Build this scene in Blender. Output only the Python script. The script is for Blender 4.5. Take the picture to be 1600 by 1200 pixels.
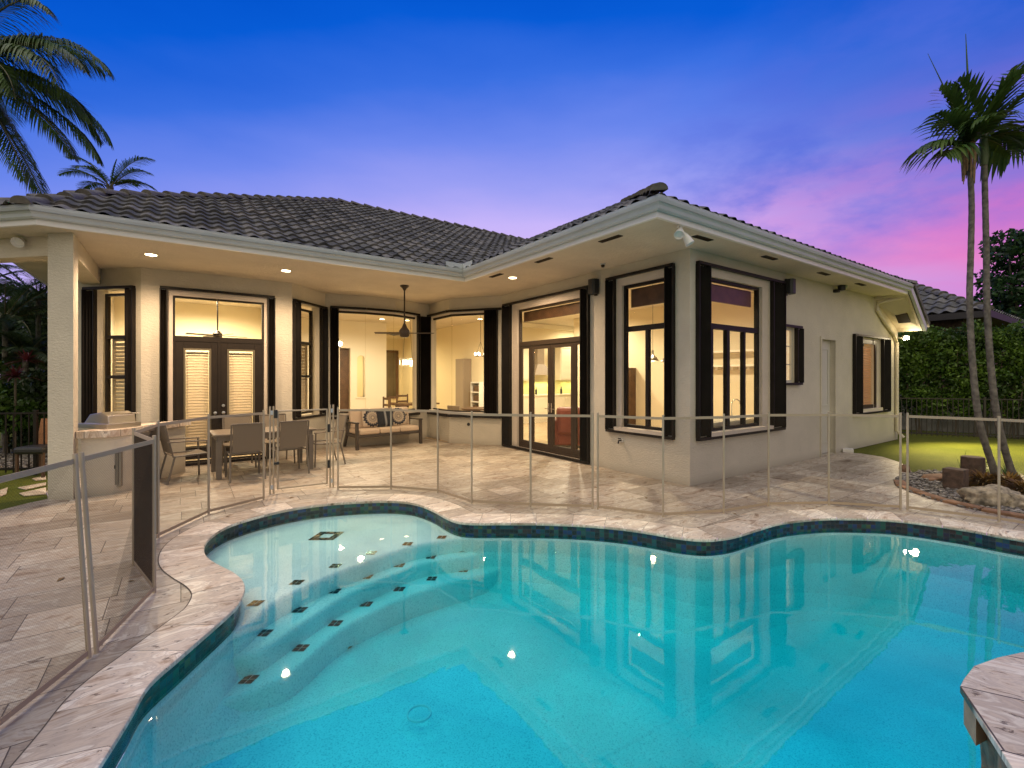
import bpy, bmesh, math, random
from mathutils import Vector, Matrix
from mathutils.geometry import tessellate_polygon
import numpy as np
random.seed(7); rng=np.random.default_rng(7)
R=math.radians
scn=bpy.context.scene
for o in list(bpy.data.objects): bpy.data.objects.remove(o)
COL=scn.collection

# ------------------------------------------------------------------ camera
# World: X and Y run along the two wings of the house, origin at the foot of its outer corner.
F=730.0; HC=1.7
AZ=math.atan(1035/730)
FW=Vector((math.cos(AZ),math.sin(AZ))); RT=Vector((math.sin(AZ),-math.cos(AZ)))
CAM=Vector((-6.404,-4.312))
cd=bpy.data.cameras.new('camera'); co=bpy.data.objects.new('camera',cd); COL.objects.link(co)
cd.sensor_width=36; cd.lens=36*F/1600; cd.shift_y=-12/1600; cd.clip_end=500; cd.clip_start=0.05
co.location=(CAM.x,CAM.y,HC); co.rotation_euler=(R(90),0,AZ-R(90))
scn.camera=co
scn.view_settings.view_transform='Standard'; scn.view_settings.look='None'
scn.view_settings.exposure=0; scn.view_settings.gamma=1
scn.render.engine='CYCLES'
cy=scn.cycles
cy.max_bounces=10; cy.transparent_max_bounces=24; cy.diffuse_bounces=4; cy.glossy_bounces=4; cy.volume_bounces=0
cy.caustics_reflective=False; cy.caustics_refractive=False; cy.sample_clamp_indirect=4

# ------------------------------------------------------------------ dusk sky
wd=bpy.data.worlds.new('World'); scn.world=wd; wd.use_nodes=True
nt=wd.node_tree; nt.nodes.clear()
def N(nt,t,**k):
    n=nt.nodes.new(t)
    for a,b in k.items(): setattr(n,a,b)
    return n
def ramp(nt,stops,fac=None,interp='LINEAR'):
    n=N(nt,'ShaderNodeValToRGB'); n.color_ramp.interpolation=interp
    e=n.color_ramp.elements
    e[0].position=stops[0][0]; e[0].color=(*stops[0][1],1)
    e[1].position=stops[-1][0]; e[1].color=(*stops[-1][1],1)
    for p,c in stops[1:-1]:
        x=e.new(p); x.color=(*c,1)
    if fac is not None: nt.links.new(fac,n.inputs[0])
    return n
def math_(nt,op,a,b=None,c=None,clamp=False):
    n=N(nt,'ShaderNodeMath',operation=op); n.use_clamp=clamp
    for i,v in enumerate((a,b,c)):
        if v is None: continue
        if isinstance(v,(int,float)): n.inputs[i].default_value=v
        else: nt.links.new(v,n.inputs[i])
    return n.outputs[0]
def mixc(nt,f,a,b,mode='MIX'):
    n=N(nt,'ShaderNodeMix',data_type='RGBA',blend_type=mode)
    for i,v in ((0,f),(6,a),(7,b)):
        if isinstance(v,(int,float)): n.inputs[i].default_value=v
        elif isinstance(v,tuple): n.inputs[i].default_value=(*v,1)
        else: nt.links.new(v,n.inputs[i])
    return n.outputs[2]
def lin(r,g,b):
    f=lambda c:(c/255/12.92) if c<=10 else ((c/255+.055)/1.055)**2.4
    return (f(r),f(g),f(b))
tc=N(nt,'ShaderNodeTexCoord'); sep=N(nt,'ShaderNodeSeparateXYZ')
nrm=N(nt,'ShaderNodeVectorMath',operation='NORMALIZE'); nt.links.new(tc.outputs['Generated'],nrm.inputs[0])
nt.links.new(nrm.outputs[0],sep.inputs[0])
def dotv(v):
    n=N(nt,'ShaderNodeVectorMath',operation='DOT_PRODUCT'); nt.links.new(nrm.outputs[0],n.inputs[0]); n.inputs[1].default_value=v
    return n.outputs['Value']
# slow noise bends the bands of colour
mp=N(nt,'ShaderNodeMapping'); mp.inputs['Scale'].default_value=(1.6,1.6,5.5); mp.inputs['Rotation'].default_value=(R(14),R(-10),0)
nt.links.new(nrm.outputs[0],mp.inputs[0])
nz=N(nt,'ShaderNodeTexNoise'); nz.inputs['Scale'].default_value=1.5; nz.inputs['Detail'].default_value=5; nz.inputs['Roughness'].default_value=.5; nt.links.new(mp.outputs[0],nz.inputs[0])
sidev=dotv((RT.x,RT.y,0.0)); sl_=math_(nt,'POWER',math_(nt,'MAXIMUM',math_(nt,'MULTIPLY',sidev,-1.0),0.0),2.0); sr_=math_(nt,'POWER',math_(nt,'MAXIMUM',sidev,0.0),2.0)
el0=math_(nt,'ADD',sep.outputs[2],math_(nt,'MULTIPLY',math_(nt,'SUBTRACT',nz.outputs[0],.5),.10))
el=math_(nt,'ADD',el0,math_(nt,'ADD',math_(nt,'MULTIPLY',sl_,.36),math_(nt,'MULTIPLY',sr_,.13)))
base=ramp(nt,[(0.0,lin(216,188,236)),(0.24,lin(214,186,247)),(0.31,lin(200,182,250)),(0.38,lin(155,160,244)),(0.45,lin(112,138,238)),(0.53,lin(58,112,226)),(0.60,lin(8,92,214)),(0.68,lin(0,78,200)),(0.80,lin(34,98,205)),(1.0,lin(70,120,205))],el)
# right of the view the blue is deeper and the horizon turns pink
rdir=(RT*0.93+FW*0.37); rd=dotv((rdir.x,rdir.y,0.0))
rmask=ramp(nt,[(0.62,(0,0,0)),(0.97,(1,1,1))],rd)
rsky=ramp(nt,[(0.0,lin(206,150,214)),(0.18,lin(198,150,226)),(0.24,lin(234,118,190)),(0.29,lin(200,108,200)),(0.35,lin(112,100,208)),(0.44,lin(52,90,202)),(0.54,lin(6,76,194)),(0.62,lin(0,60,172)),(1.0,lin(8,48,140))],el)
c1=mixc(nt,rmask.outputs[0],base.outputs[0],rsky.outputs[0])
# streaky cloud
mp2=N(nt,'ShaderNodeMapping'); mp2.inputs['Scale'].default_value=(2.2,2.2,11); mp2.inputs['Rotation'].default_value=(R(20),R(-16),0)
nt.links.new(nrm.outputs[0],mp2.inputs[0])
nz2=N(nt,'ShaderNodeTexNoise'); nz2.inputs['Scale'].default_value=1.4; nz2.inputs['Detail'].default_value=6; nt.links.new(mp2.outputs[0],nz2.inputs[0])
st=ramp(nt,[(0.42,(0,0,0)),(0.68,(1,1,1))],nz2.outputs[0])
band=ramp(nt,[(0.0,(0,0,0)),(0.12,(1,1,1)),(0.3,(1,1,1)),(0.46,(0,0,0))],sep.outputs[2])
f2=math_(nt,'MULTIPLY',math_(nt,'MULTIPLY',st.outputs[0],band.outputs[0]),math_(nt,'MULTIPLY',rmask.outputs[0],.5))
c2=mixc(nt,f2,c1,lin(236,110,190))
# unseen warm sky behind the camera, added to neutralise the blue light
bd=dotv((-FW.x,-FW.y,0.15)); bm=ramp(nt,[(-0.0,(0,0,0)),(0.9,(1,1,1))],bd)
mp3=N(nt,'ShaderNodeMapping'); mp3.inputs['Scale'].default_value=(2.6,2.6,6.0); mp3.inputs['Rotation'].default_value=(R(25),R(-20),0)
nt.links.new(nrm.outputs[0],mp3.inputs[0])
nz3=N(nt,'ShaderNodeTexNoise'); nz3.inputs['Scale'].default_value=1.7; nz3.inputs['Detail'].default_value=7; nz3.inputs['Roughness'].default_value=.58; nt.links.new(mp3.outputs[0],nz3.inputs[0])
st3=ramp(nt,[(0.44,(0,0,0)),(0.62,(1,1,1))],nz3.outputs[0]); rm3=ramp(nt,[(0.45,(0,0,0)),(0.75,(1,1,1))],rd); bd3=ramp(nt,[(0.16,(0,0,0)),(0.28,(1,1,1)),(0.42,(1,1,1)),(0.6,(0,0,0))],sep.outputs[2])
f3=math_(nt,'MULTIPLY',math_(nt,'MULTIPLY',st3.outputs[0],bd3.outputs[0]),math_(nt,'MULTIPLY',rm3.outputs[0],.75))
c2=mixc(nt,f3,c2,lin(88,112,222))
c3=mixc(nt,bm.outputs[0],c2,(1.0,0.90,0.68))
low=ramp(nt,[(0.49,(1,1,1)),(0.5,(0,0,0))],math_(nt,'ADD',sep.outputs[2],.5))
bg=N(nt,'ShaderNodeBackground'); bg.inputs[1].default_value=1.0
nt.links.new(c3,bg.inputs[0]); wo=N(nt,'ShaderNodeOutputWorld'); nt.links.new(bg.outputs[0],wo.inputs[0])

def light(kind,name,loc,energy,color,parent=None,target=None,**k):
    l=bpy.data.lights.new(name,kind); l.energy=energy; l.color=color
    for a,b in k.items(): setattr(l,a,b)
    o=bpy.data.objects.new(name,l); COL.objects.link(o); o.location=loc
    if target is not None:
        d=Vector(target)-Vector(loc); o.rotation_euler=d.to_track_quat('-Z','Y').to_euler()
    if parent: o.parent=parent
    return o
# soft warm fill from high on the left, added to balance the blue sky
sd=Vector((RT.x*.75+FW.x*.40,RT.y*.75+FW.y*.40,-2.0))
sun=light('SUN','sun',(0,0,20),1.45,(1.0,0.89,0.70),angle=R(55)); sun.rotation_euler=sd.to_track_quat('-Z','Y').to_euler()

# ------------------------------------------------------------------ survey helpers (points of the site read off the camera's geometry)
def ray(px): return RT*((px-800)/F)+FW
def g(px,py,z=0.0):
    Z=F*(HC-z)/(py-588.0); p=CAM+ray(px)*Z; return Vector((p.x,p.y,z))
def at(px,py,Z):
    p=CAM+ray(px)*Z; return Vector((p.x,p.y,HC+(588.0-py)/F*Z))

# ------------------------------------------------------------------ mesh builder
class MB:
    def __init__(s): s.v=[]; s.f=[]; s.uv=None
    def add(s,vs,fs):
        b=len(s.v); s.v+= [tuple(v) for v in vs]; s.f+=[tuple(b+i for i in f) for f in fs]; return s
    def box(s,x0,x1,y0,y1,z0,z1):
        return s.add([(x0,y0,z0),(x1,y0,z0),(x1,y1,z0),(x0,y1,z0),(x0,y0,z1),(x1,y0,z1),(x1,y1,z1),(x0,y1,z1)],
          [(3,2,1,0),(4,5,6,7),(0,1,5,4),(1,2,6,5),(2,3,7,6),(3,0,4,7)])
    def obox(s,c,ax,ay,az,hx,hy,hz):
        c=Vector(c); vs=[c+ax*hx*a+ay*hy*b+az*hz*d for d in(-1,1) for a,b in((-1,-1),(1,-1),(1,1),(-1,1))]
        return s.add(vs,[(3,2,1,0),(4,5,6,7),(0,1,5,4),(1,2,6,5),(2,3,7,6),(3,0,4,7)])
    def beam(s,a,b,w,h,up=Vector((0,0,1))):
        a=Vector(a); b=Vector(b); d=(b-a); L=d.length; d.normalize()
        u=Vector(up)
        if abs(d.dot(u))>.95: u=Vector((0,1,0))
        sx=d.cross(u).normalized(); uz=sx.cross(d).normalized()
        return s.obox((a+b)/2,d,sx,uz,L/2,w/2,h/2)
    def tube(s,pts,r,n=8,cap=True):
        pts=[Vector(p) for p in pts]; rs=r if isinstance(r,(list,tuple)) else [r]*len(pts)
        rings=[]; b=len(s.v); prev=None
        for i,p in enumerate(pts):
            d=(pts[min(i+1,len(pts)-1)]-pts[max(i-1,0)]).normalized()
            ref=Vector((0,0,1)) if abs(d.z)<.9 else Vector((1,0,0))
            if prev is not None: ref=prev
            x=(ref-d*ref.dot(d)).normalized(); y=d.cross(x); prev=x
            for k in range(n):
                a=2*math.pi*k/n; s.v.append(tuple(p+(x*math.cos(a)+y*math.sin(a))*rs[i]))
        for i in range(len(pts)-1):
            for k in range(n):
                a=b+i*n+k; c=b+i*n+(k+1)%n; s.f.append((a,c,c+n,a+n))
        if cap:
            s.f.append(tuple(b+k for k in reversed(range(n)))); e=b+(len(pts)-1)*n; s.f.append(tuple(e+k for k in range(n)))
        return s
    def lathe(s,prof,c=(0,0,0),n=24,axis=None):
        b=len(s.v); c=Vector(c); m=axis or Matrix.Identity(3)
        for r,z in prof:
            for k in range(n):
                a=2*math.pi*k/n; s.v.append(tuple(c+m@Vector((r*math.cos(a),r*math.sin(a),z))))
        for i in range(len(prof)-1):
            for k in range(n):
                a=b+i*n+k; d=b+i*n+(k+1)%n; s.f.append((a,d,d+n,a+n))
        s.f.append(tuple(b+k for k in reversed(range(n)))); e=b+(len(prof)-1)*n; s.f.append(tuple(e+k for k in range(n)))
        return s
    def prism(s,poly,z0,z1):
        n=len(poly); P=[Vector((p[0],p[1],0)) for p in poly]
        ar=sum(P[i].x*P[(i+1)%n].y-P[(i+1)%n].x*P[i].y for i in range(n))
        if ar<0: P.reverse()
        b=len(s.v); s.v+=[(p.x,p.y,z0) for p in P]+[(p.x,p.y,z1) for p in P]
        for t in tessellate_polygon([P]):
            a,c,d=t
            if (P[c]-P[a]).cross(P[d]-P[a]).z<0: a,c,d=a,d,c
            s.f.append((b+n+a,b+n+c,b+n+d)); s.f.append((b+a,b+d,b+c))
        for i in range(n): s.f.append((b+i,b+(i+1)%n,b+n+(i+1)%n,b+n+i))
        return s
    def build(s,name,mat,parent=None,smooth=False,bevel=0,uv=None):
        me=bpy.data.meshes.new(name); me.from_pydata(s.v,[],s.f); me.update()
        if smooth:
            me.polygons.foreach_set('use_smooth',[True]*len(me.polygons))
        if uv is not None:
            l=me.uv_layers.new(name='UVMap'); 
            for lp in me.loops: l.data[lp.index].uv=uv[lp.vertex_index]
        o=bpy.data.objects.new(name,me); COL.objects.link(o)
        if mat: me.materials.append(mat)
        if parent: o.parent=parent
        if bevel:
            m=o.modifiers.new('bevel','BEVEL'); m.width=bevel; m.segments=2; m.limit_method='ANGLE'; m.angle_limit=R(40)
        if smooth:
            try:
                me.set_sharp_from_angle(angle=R(40))
            except Exception: pass
        return o
def tag(o,label=None,cat=None,group=None,kind=None):
    if label: o['label']=label
    if cat: o['category']=cat
    if group: o['group']=group
    if kind: o['kind']=kind
    return o
def empty(name,loc,rz=0,label=None,cat=None,group=None):
    o=bpy.data.objects.new(name,None); COL.objects.link(o); o.location=loc; o.rotation_euler=(0,0,rz); o.empty_display_size=.1
    return tag(o,label,cat,group)
def kids(o): return [c for c in bpy.data.objects if c.parent==o]
def copy_tree(o,parent=None):
    c=o.copy(); COL.objects.link(c)
    if parent: c.parent=parent
    for ch in kids(o): copy_tree(ch,c)
    return c
def dup(o,loc,rz,label):
    c=copy_tree(o); c.location=loc; c.rotation_euler=(0,0,rz); c['label']=label; return c

# ------------------------------------------------------------------ materials
def mat(name,color=(.5,.5,.5),rough=.6,metal=0,spec=.5,bump=None,var=None,emit=None,coat=0):
    m=bpy.data.materials.new(name); m.use_nodes=True; t=m.node_tree; b=t.nodes['Principled BSDF']
    b.inputs['Base Color'].default_value=(*color,1); b.inputs['Roughness'].default_value=rough; b.inputs['Metallic'].default_value=metal
    b.inputs['Specular IOR Level'].default_value=spec; b.inputs['Coat Weight'].default_value=coat
    tc=N(t,'ShaderNodeTexCoord')
    if var:
        amt,sc=var; nz=N(t,'ShaderNodeTexNoise'); nz.inputs['Scale'].default_value=sc; nz.inputs['Detail'].default_value=6; t.links.new(tc.outputs['Object'],nz.inputs[0])
        r=ramp(t,[(0.3,tuple(c*(1-amt) for c in color)),(0.7,tuple(min(1,c*(1+amt)) for c in color))],nz.outputs[0])
        t.links.new(r.outputs[0],b.inputs['Base Color'])
    if bump:
        st,sc=bump; nz=N(t,'ShaderNodeTexNoise'); nz.inputs['Scale'].default_value=sc; nz.inputs['Detail'].default_value=5; t.links.new(tc.outputs['Object'],nz.inputs[0])
        bp=N(t,'ShaderNodeBump'); bp.inputs['Strength'].default_value=st; bp.inputs['Distance'].default_value=.01; t.links.new(nz.outputs[0],bp.inputs['Height']); t.links.new(bp.outputs[0],b.inputs['Normal'])
    if emit:
        b.inputs['Emission Color'].default_value=(*emit[0],1); b.inputs['Emission Strength'].default_value=emit[1]
    return m
M={}
def stucco(name,color):
    m=mat(name,color,.85,spec=.2); t=m.node_tree; b=t.nodes['Principled BSDF']; tc=N(t,'ShaderNodeTexCoord')
    n1=N(t,'ShaderNodeTexNoise'); n1.inputs['Scale'].default_value=1.3; n1.inputs['Detail'].default_value=7; n1.inputs['Roughness'].default_value=.65; t.links.new(tc.outputs['Object'],n1.inputs[0])
    r=ramp(t,[(0.3,tuple(c*.9 for c in color)),(0.7,tuple(c*1.07 for c in color))],n1.outputs[0])
    # splash dirt along the foot of the wall
    sp=N(t,'ShaderNodeSeparateXYZ'); t.links.new(tc.outputs['Object'],sp.inputs[0])
    dz=ramp(t,[(0.0,(1,1,1)),(0.16,(0,0,0))],math_(t,'SUBTRACT',sp.outputs[2],math_(t,'MULTIPLY',math_(t,'SUBTRACT',n1.outputs[0],.5),.3)))
    t.links.new(mixc(t,math_(t,'MULTIPLY',dz.outputs[0],.35),r.outputs[0],(.2,.17,.13)),b.inputs['Base Color'])
    n2=N(t,'ShaderNodeTexNoise'); n2.inputs['Scale'].default_value=17; n2.inputs['Detail'].default_value=7; n2.inputs['Roughness'].default_value=.65
    mp=N(t,'ShaderNodeMapping'); mp.inputs['Scale'].default_value=(1,1,2.4); t.links.new(tc.outputs['Object'],mp.inputs[0]); t.links.new(mp.outputs[0],n2.inputs[0])
    bp=N(t,'ShaderNodeBump'); bp.inputs['Strength'].default_value=.7; bp.inputs['Distance'].default_value=.022; t.links.new(n2.outputs[0],bp.inputs['Height']); t.links.new(bp.outputs[0],b.inputs['Normal'])
    return m
M['stucco']=stucco('stucco',(.60,.55,.45)); M['soffit']=stucco('soffit_stucco',(.64,.57,.46)); M['trim']=stucco('trim_paint',(.62,.54,.45))
M['inwall']=mat('interior_paint',(.74,.65,.46),.7,spec=.2,bump=(.1,60))
M['inwhite']=mat('interior_white',(.78,.72,.58),.5)
M['infloor']=mat('interior_floor_tile',(.55,.42,.27),.25,var=(.12,3))
M['black']=mat('black_shutter_metal',(.014,.011,.009),.5,spec=.2,var=(.25,4))
M['bronze']=mat('dark_bronze_frame',(.020,.014,.009),.5,spec=.25,var=(.15,5))
M['brownframe']=mat('brown_aluminium',(.045,.030,.020),.45,spec=.3)
M['gutter']=mat('gutter_paint',(.46,.50,.52),.35,var=(.06,2))
M['white']=mat('white_paint',(.72,.70,.66),.4)
M['doorpaint']=mat('door_paint',(.55,.53,.47),.45)
M['alu']=mat('fence_aluminium',(.42,.345,.245),.42,metal=0,var=(.08,8))
M['rail']=mat('fence_binding',(.40,.31,.21),.7)
M['steel']=mat('stainless_steel',(.55,.52,.47),.28,metal=1,bump=(.05,30))
M['chrome']=mat('chrome',(.7,.7,.7),.12,metal=1)
M['wood']=mat('brown_wood',(.09,.045,.022),.45,var=(.3,6))
M['taupe']=mat('taupe_metal',(.17,.145,.115),.45,var=(.08,5))
M['tabletop']=mat('table_slats',(.23,.19,.145),.5,var=(.12,7))
M['sling']=mat('sling_fabric',(.21,.175,.13),.8,bump=(.25,220))
M['cushion']=mat('cushion_fabric',(.56,.43,.31),.9,bump=(.3,150))
M['wooddark']=mat('sofa_frame_wood',(.055,.042,.032),.5,var=(.2,8))
M['red']=mat('red_leather',(.20,.06,.04),.5,var=(.15,4))
M['trunk']=mat('palm_trunk_bark',(.13,.115,.095),.9,var=(.55,16),bump=(.6,14))
M['bark']=mat('tree_bark',(.09,.07,.05),.9,var=(.3,6),bump=(.6,20))
M['deadleaf']=mat('dry_sheath',(.30,.19,.10),.8,var=(.3,20))
M['lampwarm']=mat('lamp_glow',(1,.9,.7),.5,emit=((1,.80,.5),14))
M['lampwhite']=mat('bulb_glow',(1,.95,.85),.5,emit=((1,.86,.62),7))
M['fridge']=mat('grey_cabinet',(.30,.24,.18),.5)
M['rubber']=mat('black_plastic',(.012,.012,.012),.5)
M['dark']=mat('dark_soil',(.03,.02,.014),.95,var=(.4,15),bump=(.8,30))
M['cream']=mat('cream_plastic',(.55,.52,.45),.45)
M['navy']=mat('navy_cushion',(.018,.02,.028),.9,bump=(.3,120))

def leafmat(name,c1,c2,rough=.45):
    m=mat(name,c1,rough,spec=.35); t=m.node_tree; b=t.nodes['Principled BSDF']
    gi=N(t,'ShaderNodeNewGeometry'); r=ramp(t,[(0,c1),(1,c2)],gi.outputs['Random Per Island'])
    tc=N(t,'ShaderNodeTexCoord'); nz=N(t,'ShaderNodeTexNoise'); nz.inputs['Scale'].default_value=1.7; nz.inputs['Detail'].default_value=4; t.links.new(tc.outputs['Object'],nz.inputs[0])
    cc=mixc(t,1.0,r.outputs[0],ramp(t,[(.35,(.45,.5,.5)),(.65,(1.55,1.45,1.1))],nz.outputs[0]).outputs[0],'MULTIPLY')
    t.links.new(cc,b.inputs['Base Color'])
    tr=N(t,'ShaderNodeBsdfTranslucent'); t.links.new(cc,tr.inputs[0])
    mx=N(t,'ShaderNodeMixShader'); mx.inputs[0].default_value=.25; t.links.new(b.outputs[0],mx.inputs[1]); t.links.new(tr.outputs[0],mx.inputs[2])
    t.links.new(mx.outputs[0],t.nodes['Material Output'].inputs[0])
    return m
M['palm']=leafmat('palm_leaf',(.032,.075,.016),(.075,.13,.03))
M['palmdark']=leafmat('palm_leaf_dark',(.016,.04,.014),(.045,.075,.025))
M['hedge']=leafmat('hedge_leaf',(.03,.075,.012),(.085,.15,.025))
M['treeleaf']=leafmat('tree_leaf',(.012,.04,.014),(.03,.075,.02))
M['redleaf']=leafmat('cordyline_leaf',(.05,.010,.014),(.11,.02,.03))
M['brom']=leafmat('bromeliad_leaf',(.16,.07,.01),(.30,.17,.02))
M['shrub']=leafmat('shrub_leaf',(.03,.08,.012),(.07,.13,.02))

def glassmat(name,tint=(1,1,1),ior=1.5):
    m=bpy.data.materials.new(name); m.use_nodes=True; t=m.node_tree; t.nodes.clear()
    tr=N(t,'ShaderNodeBsdfTransparent'); tr.inputs[0].default_value=(*tint,1)
    gl=N(t,'ShaderNodeBsdfGlossy'); gl.inputs['Roughness'].default_value=.01
    fr=N(t,'ShaderNodeFresnel'); fr.inputs[0].default_value=ior; gi=N(t,'ShaderNodeNewGeometry')
    ff=math_(t,'MULTIPLY',fr.outputs[0],math_(t,'SUBTRACT',1.0,gi.outputs['Backfacing']))
    mx=N(t,'ShaderNodeMixShader'); t.links.new(ff,mx.inputs[0]); t.links.new(tr.outputs[0],mx.inputs[1]); t.links.new(gl.outputs[0],mx.inputs[2])
    out=N(t,'ShaderNodeOutputMaterial'); t.links.new(mx.outputs[0],out.inputs[0]); return m
M['glass']=glassmat('window_glass',(.97,.96,.93),1.18)
def watermat():
    m=bpy.data.materials.new('pool_water'); m.use_nodes=True; t=m.node_tree; t.nodes.clear()
    tr=N(t,'ShaderNodeBsdfTransparent')
    gl=N(t,'ShaderNodeBsdfGlossy'); gl.inputs['Roughness'].default_value=.015
    fr=N(t,'ShaderNodeFresnel'); fr.inputs[0].default_value=2.15
    tc=N(t,'ShaderNodeTexCoord'); nz=N(t,'ShaderNodeTexNoise'); nz.inputs['Scale'].default_value=2.2; nz.inputs['Detail'].default_value=2; t.links.new(tc.outputs['Object'],nz.inputs[0])
    bp=N(t,'ShaderNodeBump'); bp.inputs['Strength'].default_value=.035; bp.inputs['Distance'].default_value=.05; t.links.new(nz.outputs[0],bp.inputs['Height'])
    t.links.new(bp.outputs[0],gl.inputs['Normal'])
    gi=N(t,'ShaderNodeNewGeometry'); ff=math_(t,'MULTIPLY',fr.outputs[0],math_(t,'SUBTRACT',1.0,gi.outputs['Backfacing']))
    mx=N(t,'ShaderNodeMixShader'); t.links.new(ff,mx.inputs[0]); t.links.new(tr.outputs[0],mx.inputs[1]); t.links.new(gl.outputs[0],mx.inputs[2])
    va=N(t,'ShaderNodeVolumeAbsorption'); va.inputs[0].default_value=(0.0,.925,.962,1); va.inputs[1].default_value=1.6
    out=N(t,'ShaderNodeOutputMaterial'); t.links.new(mx.outputs[0],out.inputs[0]); t.links.new(va.outputs[0],out.inputs['Volume']); return m
M['water']=watermat()
def meshmat():
    # woven screen: threads grow denser to the eye as the sheet turns edge-on, as a thin slab does
    m=bpy.data.materials.new('fence_screen'); m.use_nodes=True; t=m.node_tree; t.nodes.clear()
    tr=N(t,'ShaderNodeBsdfTransparent'); df=N(t,'ShaderNodeBsdfDiffuse'); df.inputs[0].default_value=(.06,.045,.032,1)
    lw=N(t,'ShaderNodeLayerWeight'); lw.inputs[0].default_value=.5
    tc=N(t,'ShaderNodeTexCoord'); 
    sp=N(t,'ShaderNodeSeparateXYZ'); t.links.new(tc.outputs['UV'],sp.inputs[0])
    wv=math_(t,'SINE',math_(t,'MULTIPLY',math_(t,'ADD',sp.outputs[0],sp.outputs[1]),330))
    wv2=math_(t,'SINE',math_(t,'MULTIPLY',math_(t,'SUBTRACT',sp.outputs[0],sp.outputs[1]),330))
    w=math_(t,'MULTIPLY',math_(t,'ADD',wv,wv2),.05)
    f=math_(t,'POWER',lw.outputs['Facing'],3.0)
    fac=math_(t,'ADD',math_(t,'ADD',math_(t,'MULTIPLY',f,1.3),.18),w,clamp=True)
    mx=N(t,'ShaderNodeMixShader'); t.links.new(fac,mx.inputs[0]); t.links.new(tr.outputs[0],mx.inputs[1]); t.links.new(df.outputs[0],mx.inputs[2])
    out=N(t,'ShaderNodeOutputMaterial'); t.links.new(mx.outputs[0],out.inputs[0]); return m
M['screen']=meshmat()
def travertine(name,bw=.62,bh=.41,rot=0,tilesoff=False,tint=1.0):
    gtint=(.96,.985,.97)
    m=mat(name,(.5,.45,.4),.42,spec=.4); t=m.node_tree; b=t.nodes['Principled BSDF']; tc=N(t,'ShaderNodeTexCoord')
    mp=N(t,'ShaderNodeMapping'); mp.inputs['Rotation'].default_value=(0,0,rot); t.links.new(tc.outputs['Object'],mp.inputs[0])
    br=N(t,'ShaderNodeTexBrick'); t.links.new(mp.outputs[0],br.inputs[0]); br.inputs['Scale'].default_value=1
    br.inputs['Brick Width'].default_value=bw; br.inputs['Row Height'].default_value=bh; br.inputs['Mortar Size'].default_value=.0036 if not tilesoff else 0; br.inputs['Mortar Smooth'].default_value=.3
    br.offset=.37; br.offset_frequency=2; br.squash=.72; br.squash_frequency=3
    br.inputs['Color1'].default_value=(0,0,0,1); br.inputs['Color2'].default_value=(1,1,1,1); br.inputs['Mortar'].default_value=(.5,.5,.5,1)
    # veins drawn out along the tile, jumping from tile to tile
    off=N(t,'ShaderNodeVectorMath',operation='MULTIPLY_ADD'); t.links.new(br.outputs['Color'],off.inputs[0]); off.inputs[1].default_value=(7,13,5); t.links.new(mp.outputs[0],off.inputs[2])
    ms=N(t,'ShaderNodeMapping'); ms.inputs['Scale'].default_value=(1.5,3.7,1); ms.inputs['Rotation'].default_value=(0,0,R(12)); t.links.new(off.outputs[0],ms.inputs[0])
    n1=N(t,'ShaderNodeTexNoise'); n1.inputs['Scale'].default_value=1.6; n1.inputs['Detail'].default_value=9; n1.inputs['Roughness'].default_value=.62; n1.inputs['Distortion'].default_value=1.7; t.links.new(ms.outputs[0],n1.inputs[0])
    k=tint
    r=ramp(t,[(0.27,(.17*k,.11*k,.075*k)),(0.37,(.34*k,.255*k,.19*k)),(0.45,(.50*k,.42*k,.34*k)),(0.52,(.40*k,.33*k,.27*k)),(0.58,(.60*k,.54*k,.46*k)),(0.65,(.46*k,.37*k,.29*k)),(0.75,(.33*k,.22*k,.15*k))],n1.outputs[0])
    tone=ramp(t,[(0,(.72,.69,.66)),(.5,(1,1,1)),(1,(1.22,1.21,1.2))],br.outputs['Color'])
    c=mixc(t,1.0,mixc(t,1.0,r.outputs[0],tone.outputs[0],'MULTIPLY'),gtint,'MULTIPLY')
    # open pits and dark cracks
    n2=N(t,'ShaderNodeTexNoise'); n2.inputs['Scale'].default_value=4.5; n2.inputs['Detail'].default_value=8; n2.inputs['Roughness'].default_value=.7; n2.inputs['Distortion'].default_value=1.6
    t.links.new(ms.outputs[0],n2.inputs[0]); pit=ramp(t,[(0.355,(1,1,1)),(0.395,(0,0,0))],n2.outputs[0])
    c=mixc(t,math_(t,'MULTIPLY',pit.outputs[0],.8),c,(.10,.065,.045))
    n4=N(t,'ShaderNodeTexNoise'); n4.inputs['Scale'].default_value=.55; n4.inputs['Detail'].default_value=4; t.links.new(tc.outputs['Object'],n4.inputs[0])
    c=mixc(t,1.0,c,ramp(t,[(.3,(.84,.82,.80)),(.7,(1.08,1.07,1.06))],n4.outputs[0]).outputs[0],'MULTIPLY')
    c=mixc(t,br.outputs['Fac'],c,(.09,.07,.055))
    t.links.new(c,b.inputs['Base Color'])
    t.links.new(ramp(t,[(.3,(.55,)*3),(.7,(.34,)*3)],n1.outputs[0]).outputs[0],b.inputs['Roughness'])
    hh=math_(t,'SUBTRACT',math_(t,'MULTIPLY',n1.outputs[0],.25),math_(t,'ADD',br.outputs['Fac'],math_(t,'MULTIPLY',pit.outputs[0],.6)))
    bp=N(t,'ShaderNodeBump'); bp.inputs['Strength'].default_value=.5; bp.inputs['Distance'].default_value=.006; t.links.new(hh,bp.inputs['Height']); t.links.new(bp.outputs[0],b.inputs['Normal'])
    return m
M['trav']=travertine('travertine_paving')
M['copingm']=travertine('travertine_coping',bw=.45,bh=.45,tilesoff=True,tint=1.42)
t=M['copingm'].node_tree; gi=N(t,'ShaderNodeNewGeometry')
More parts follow.
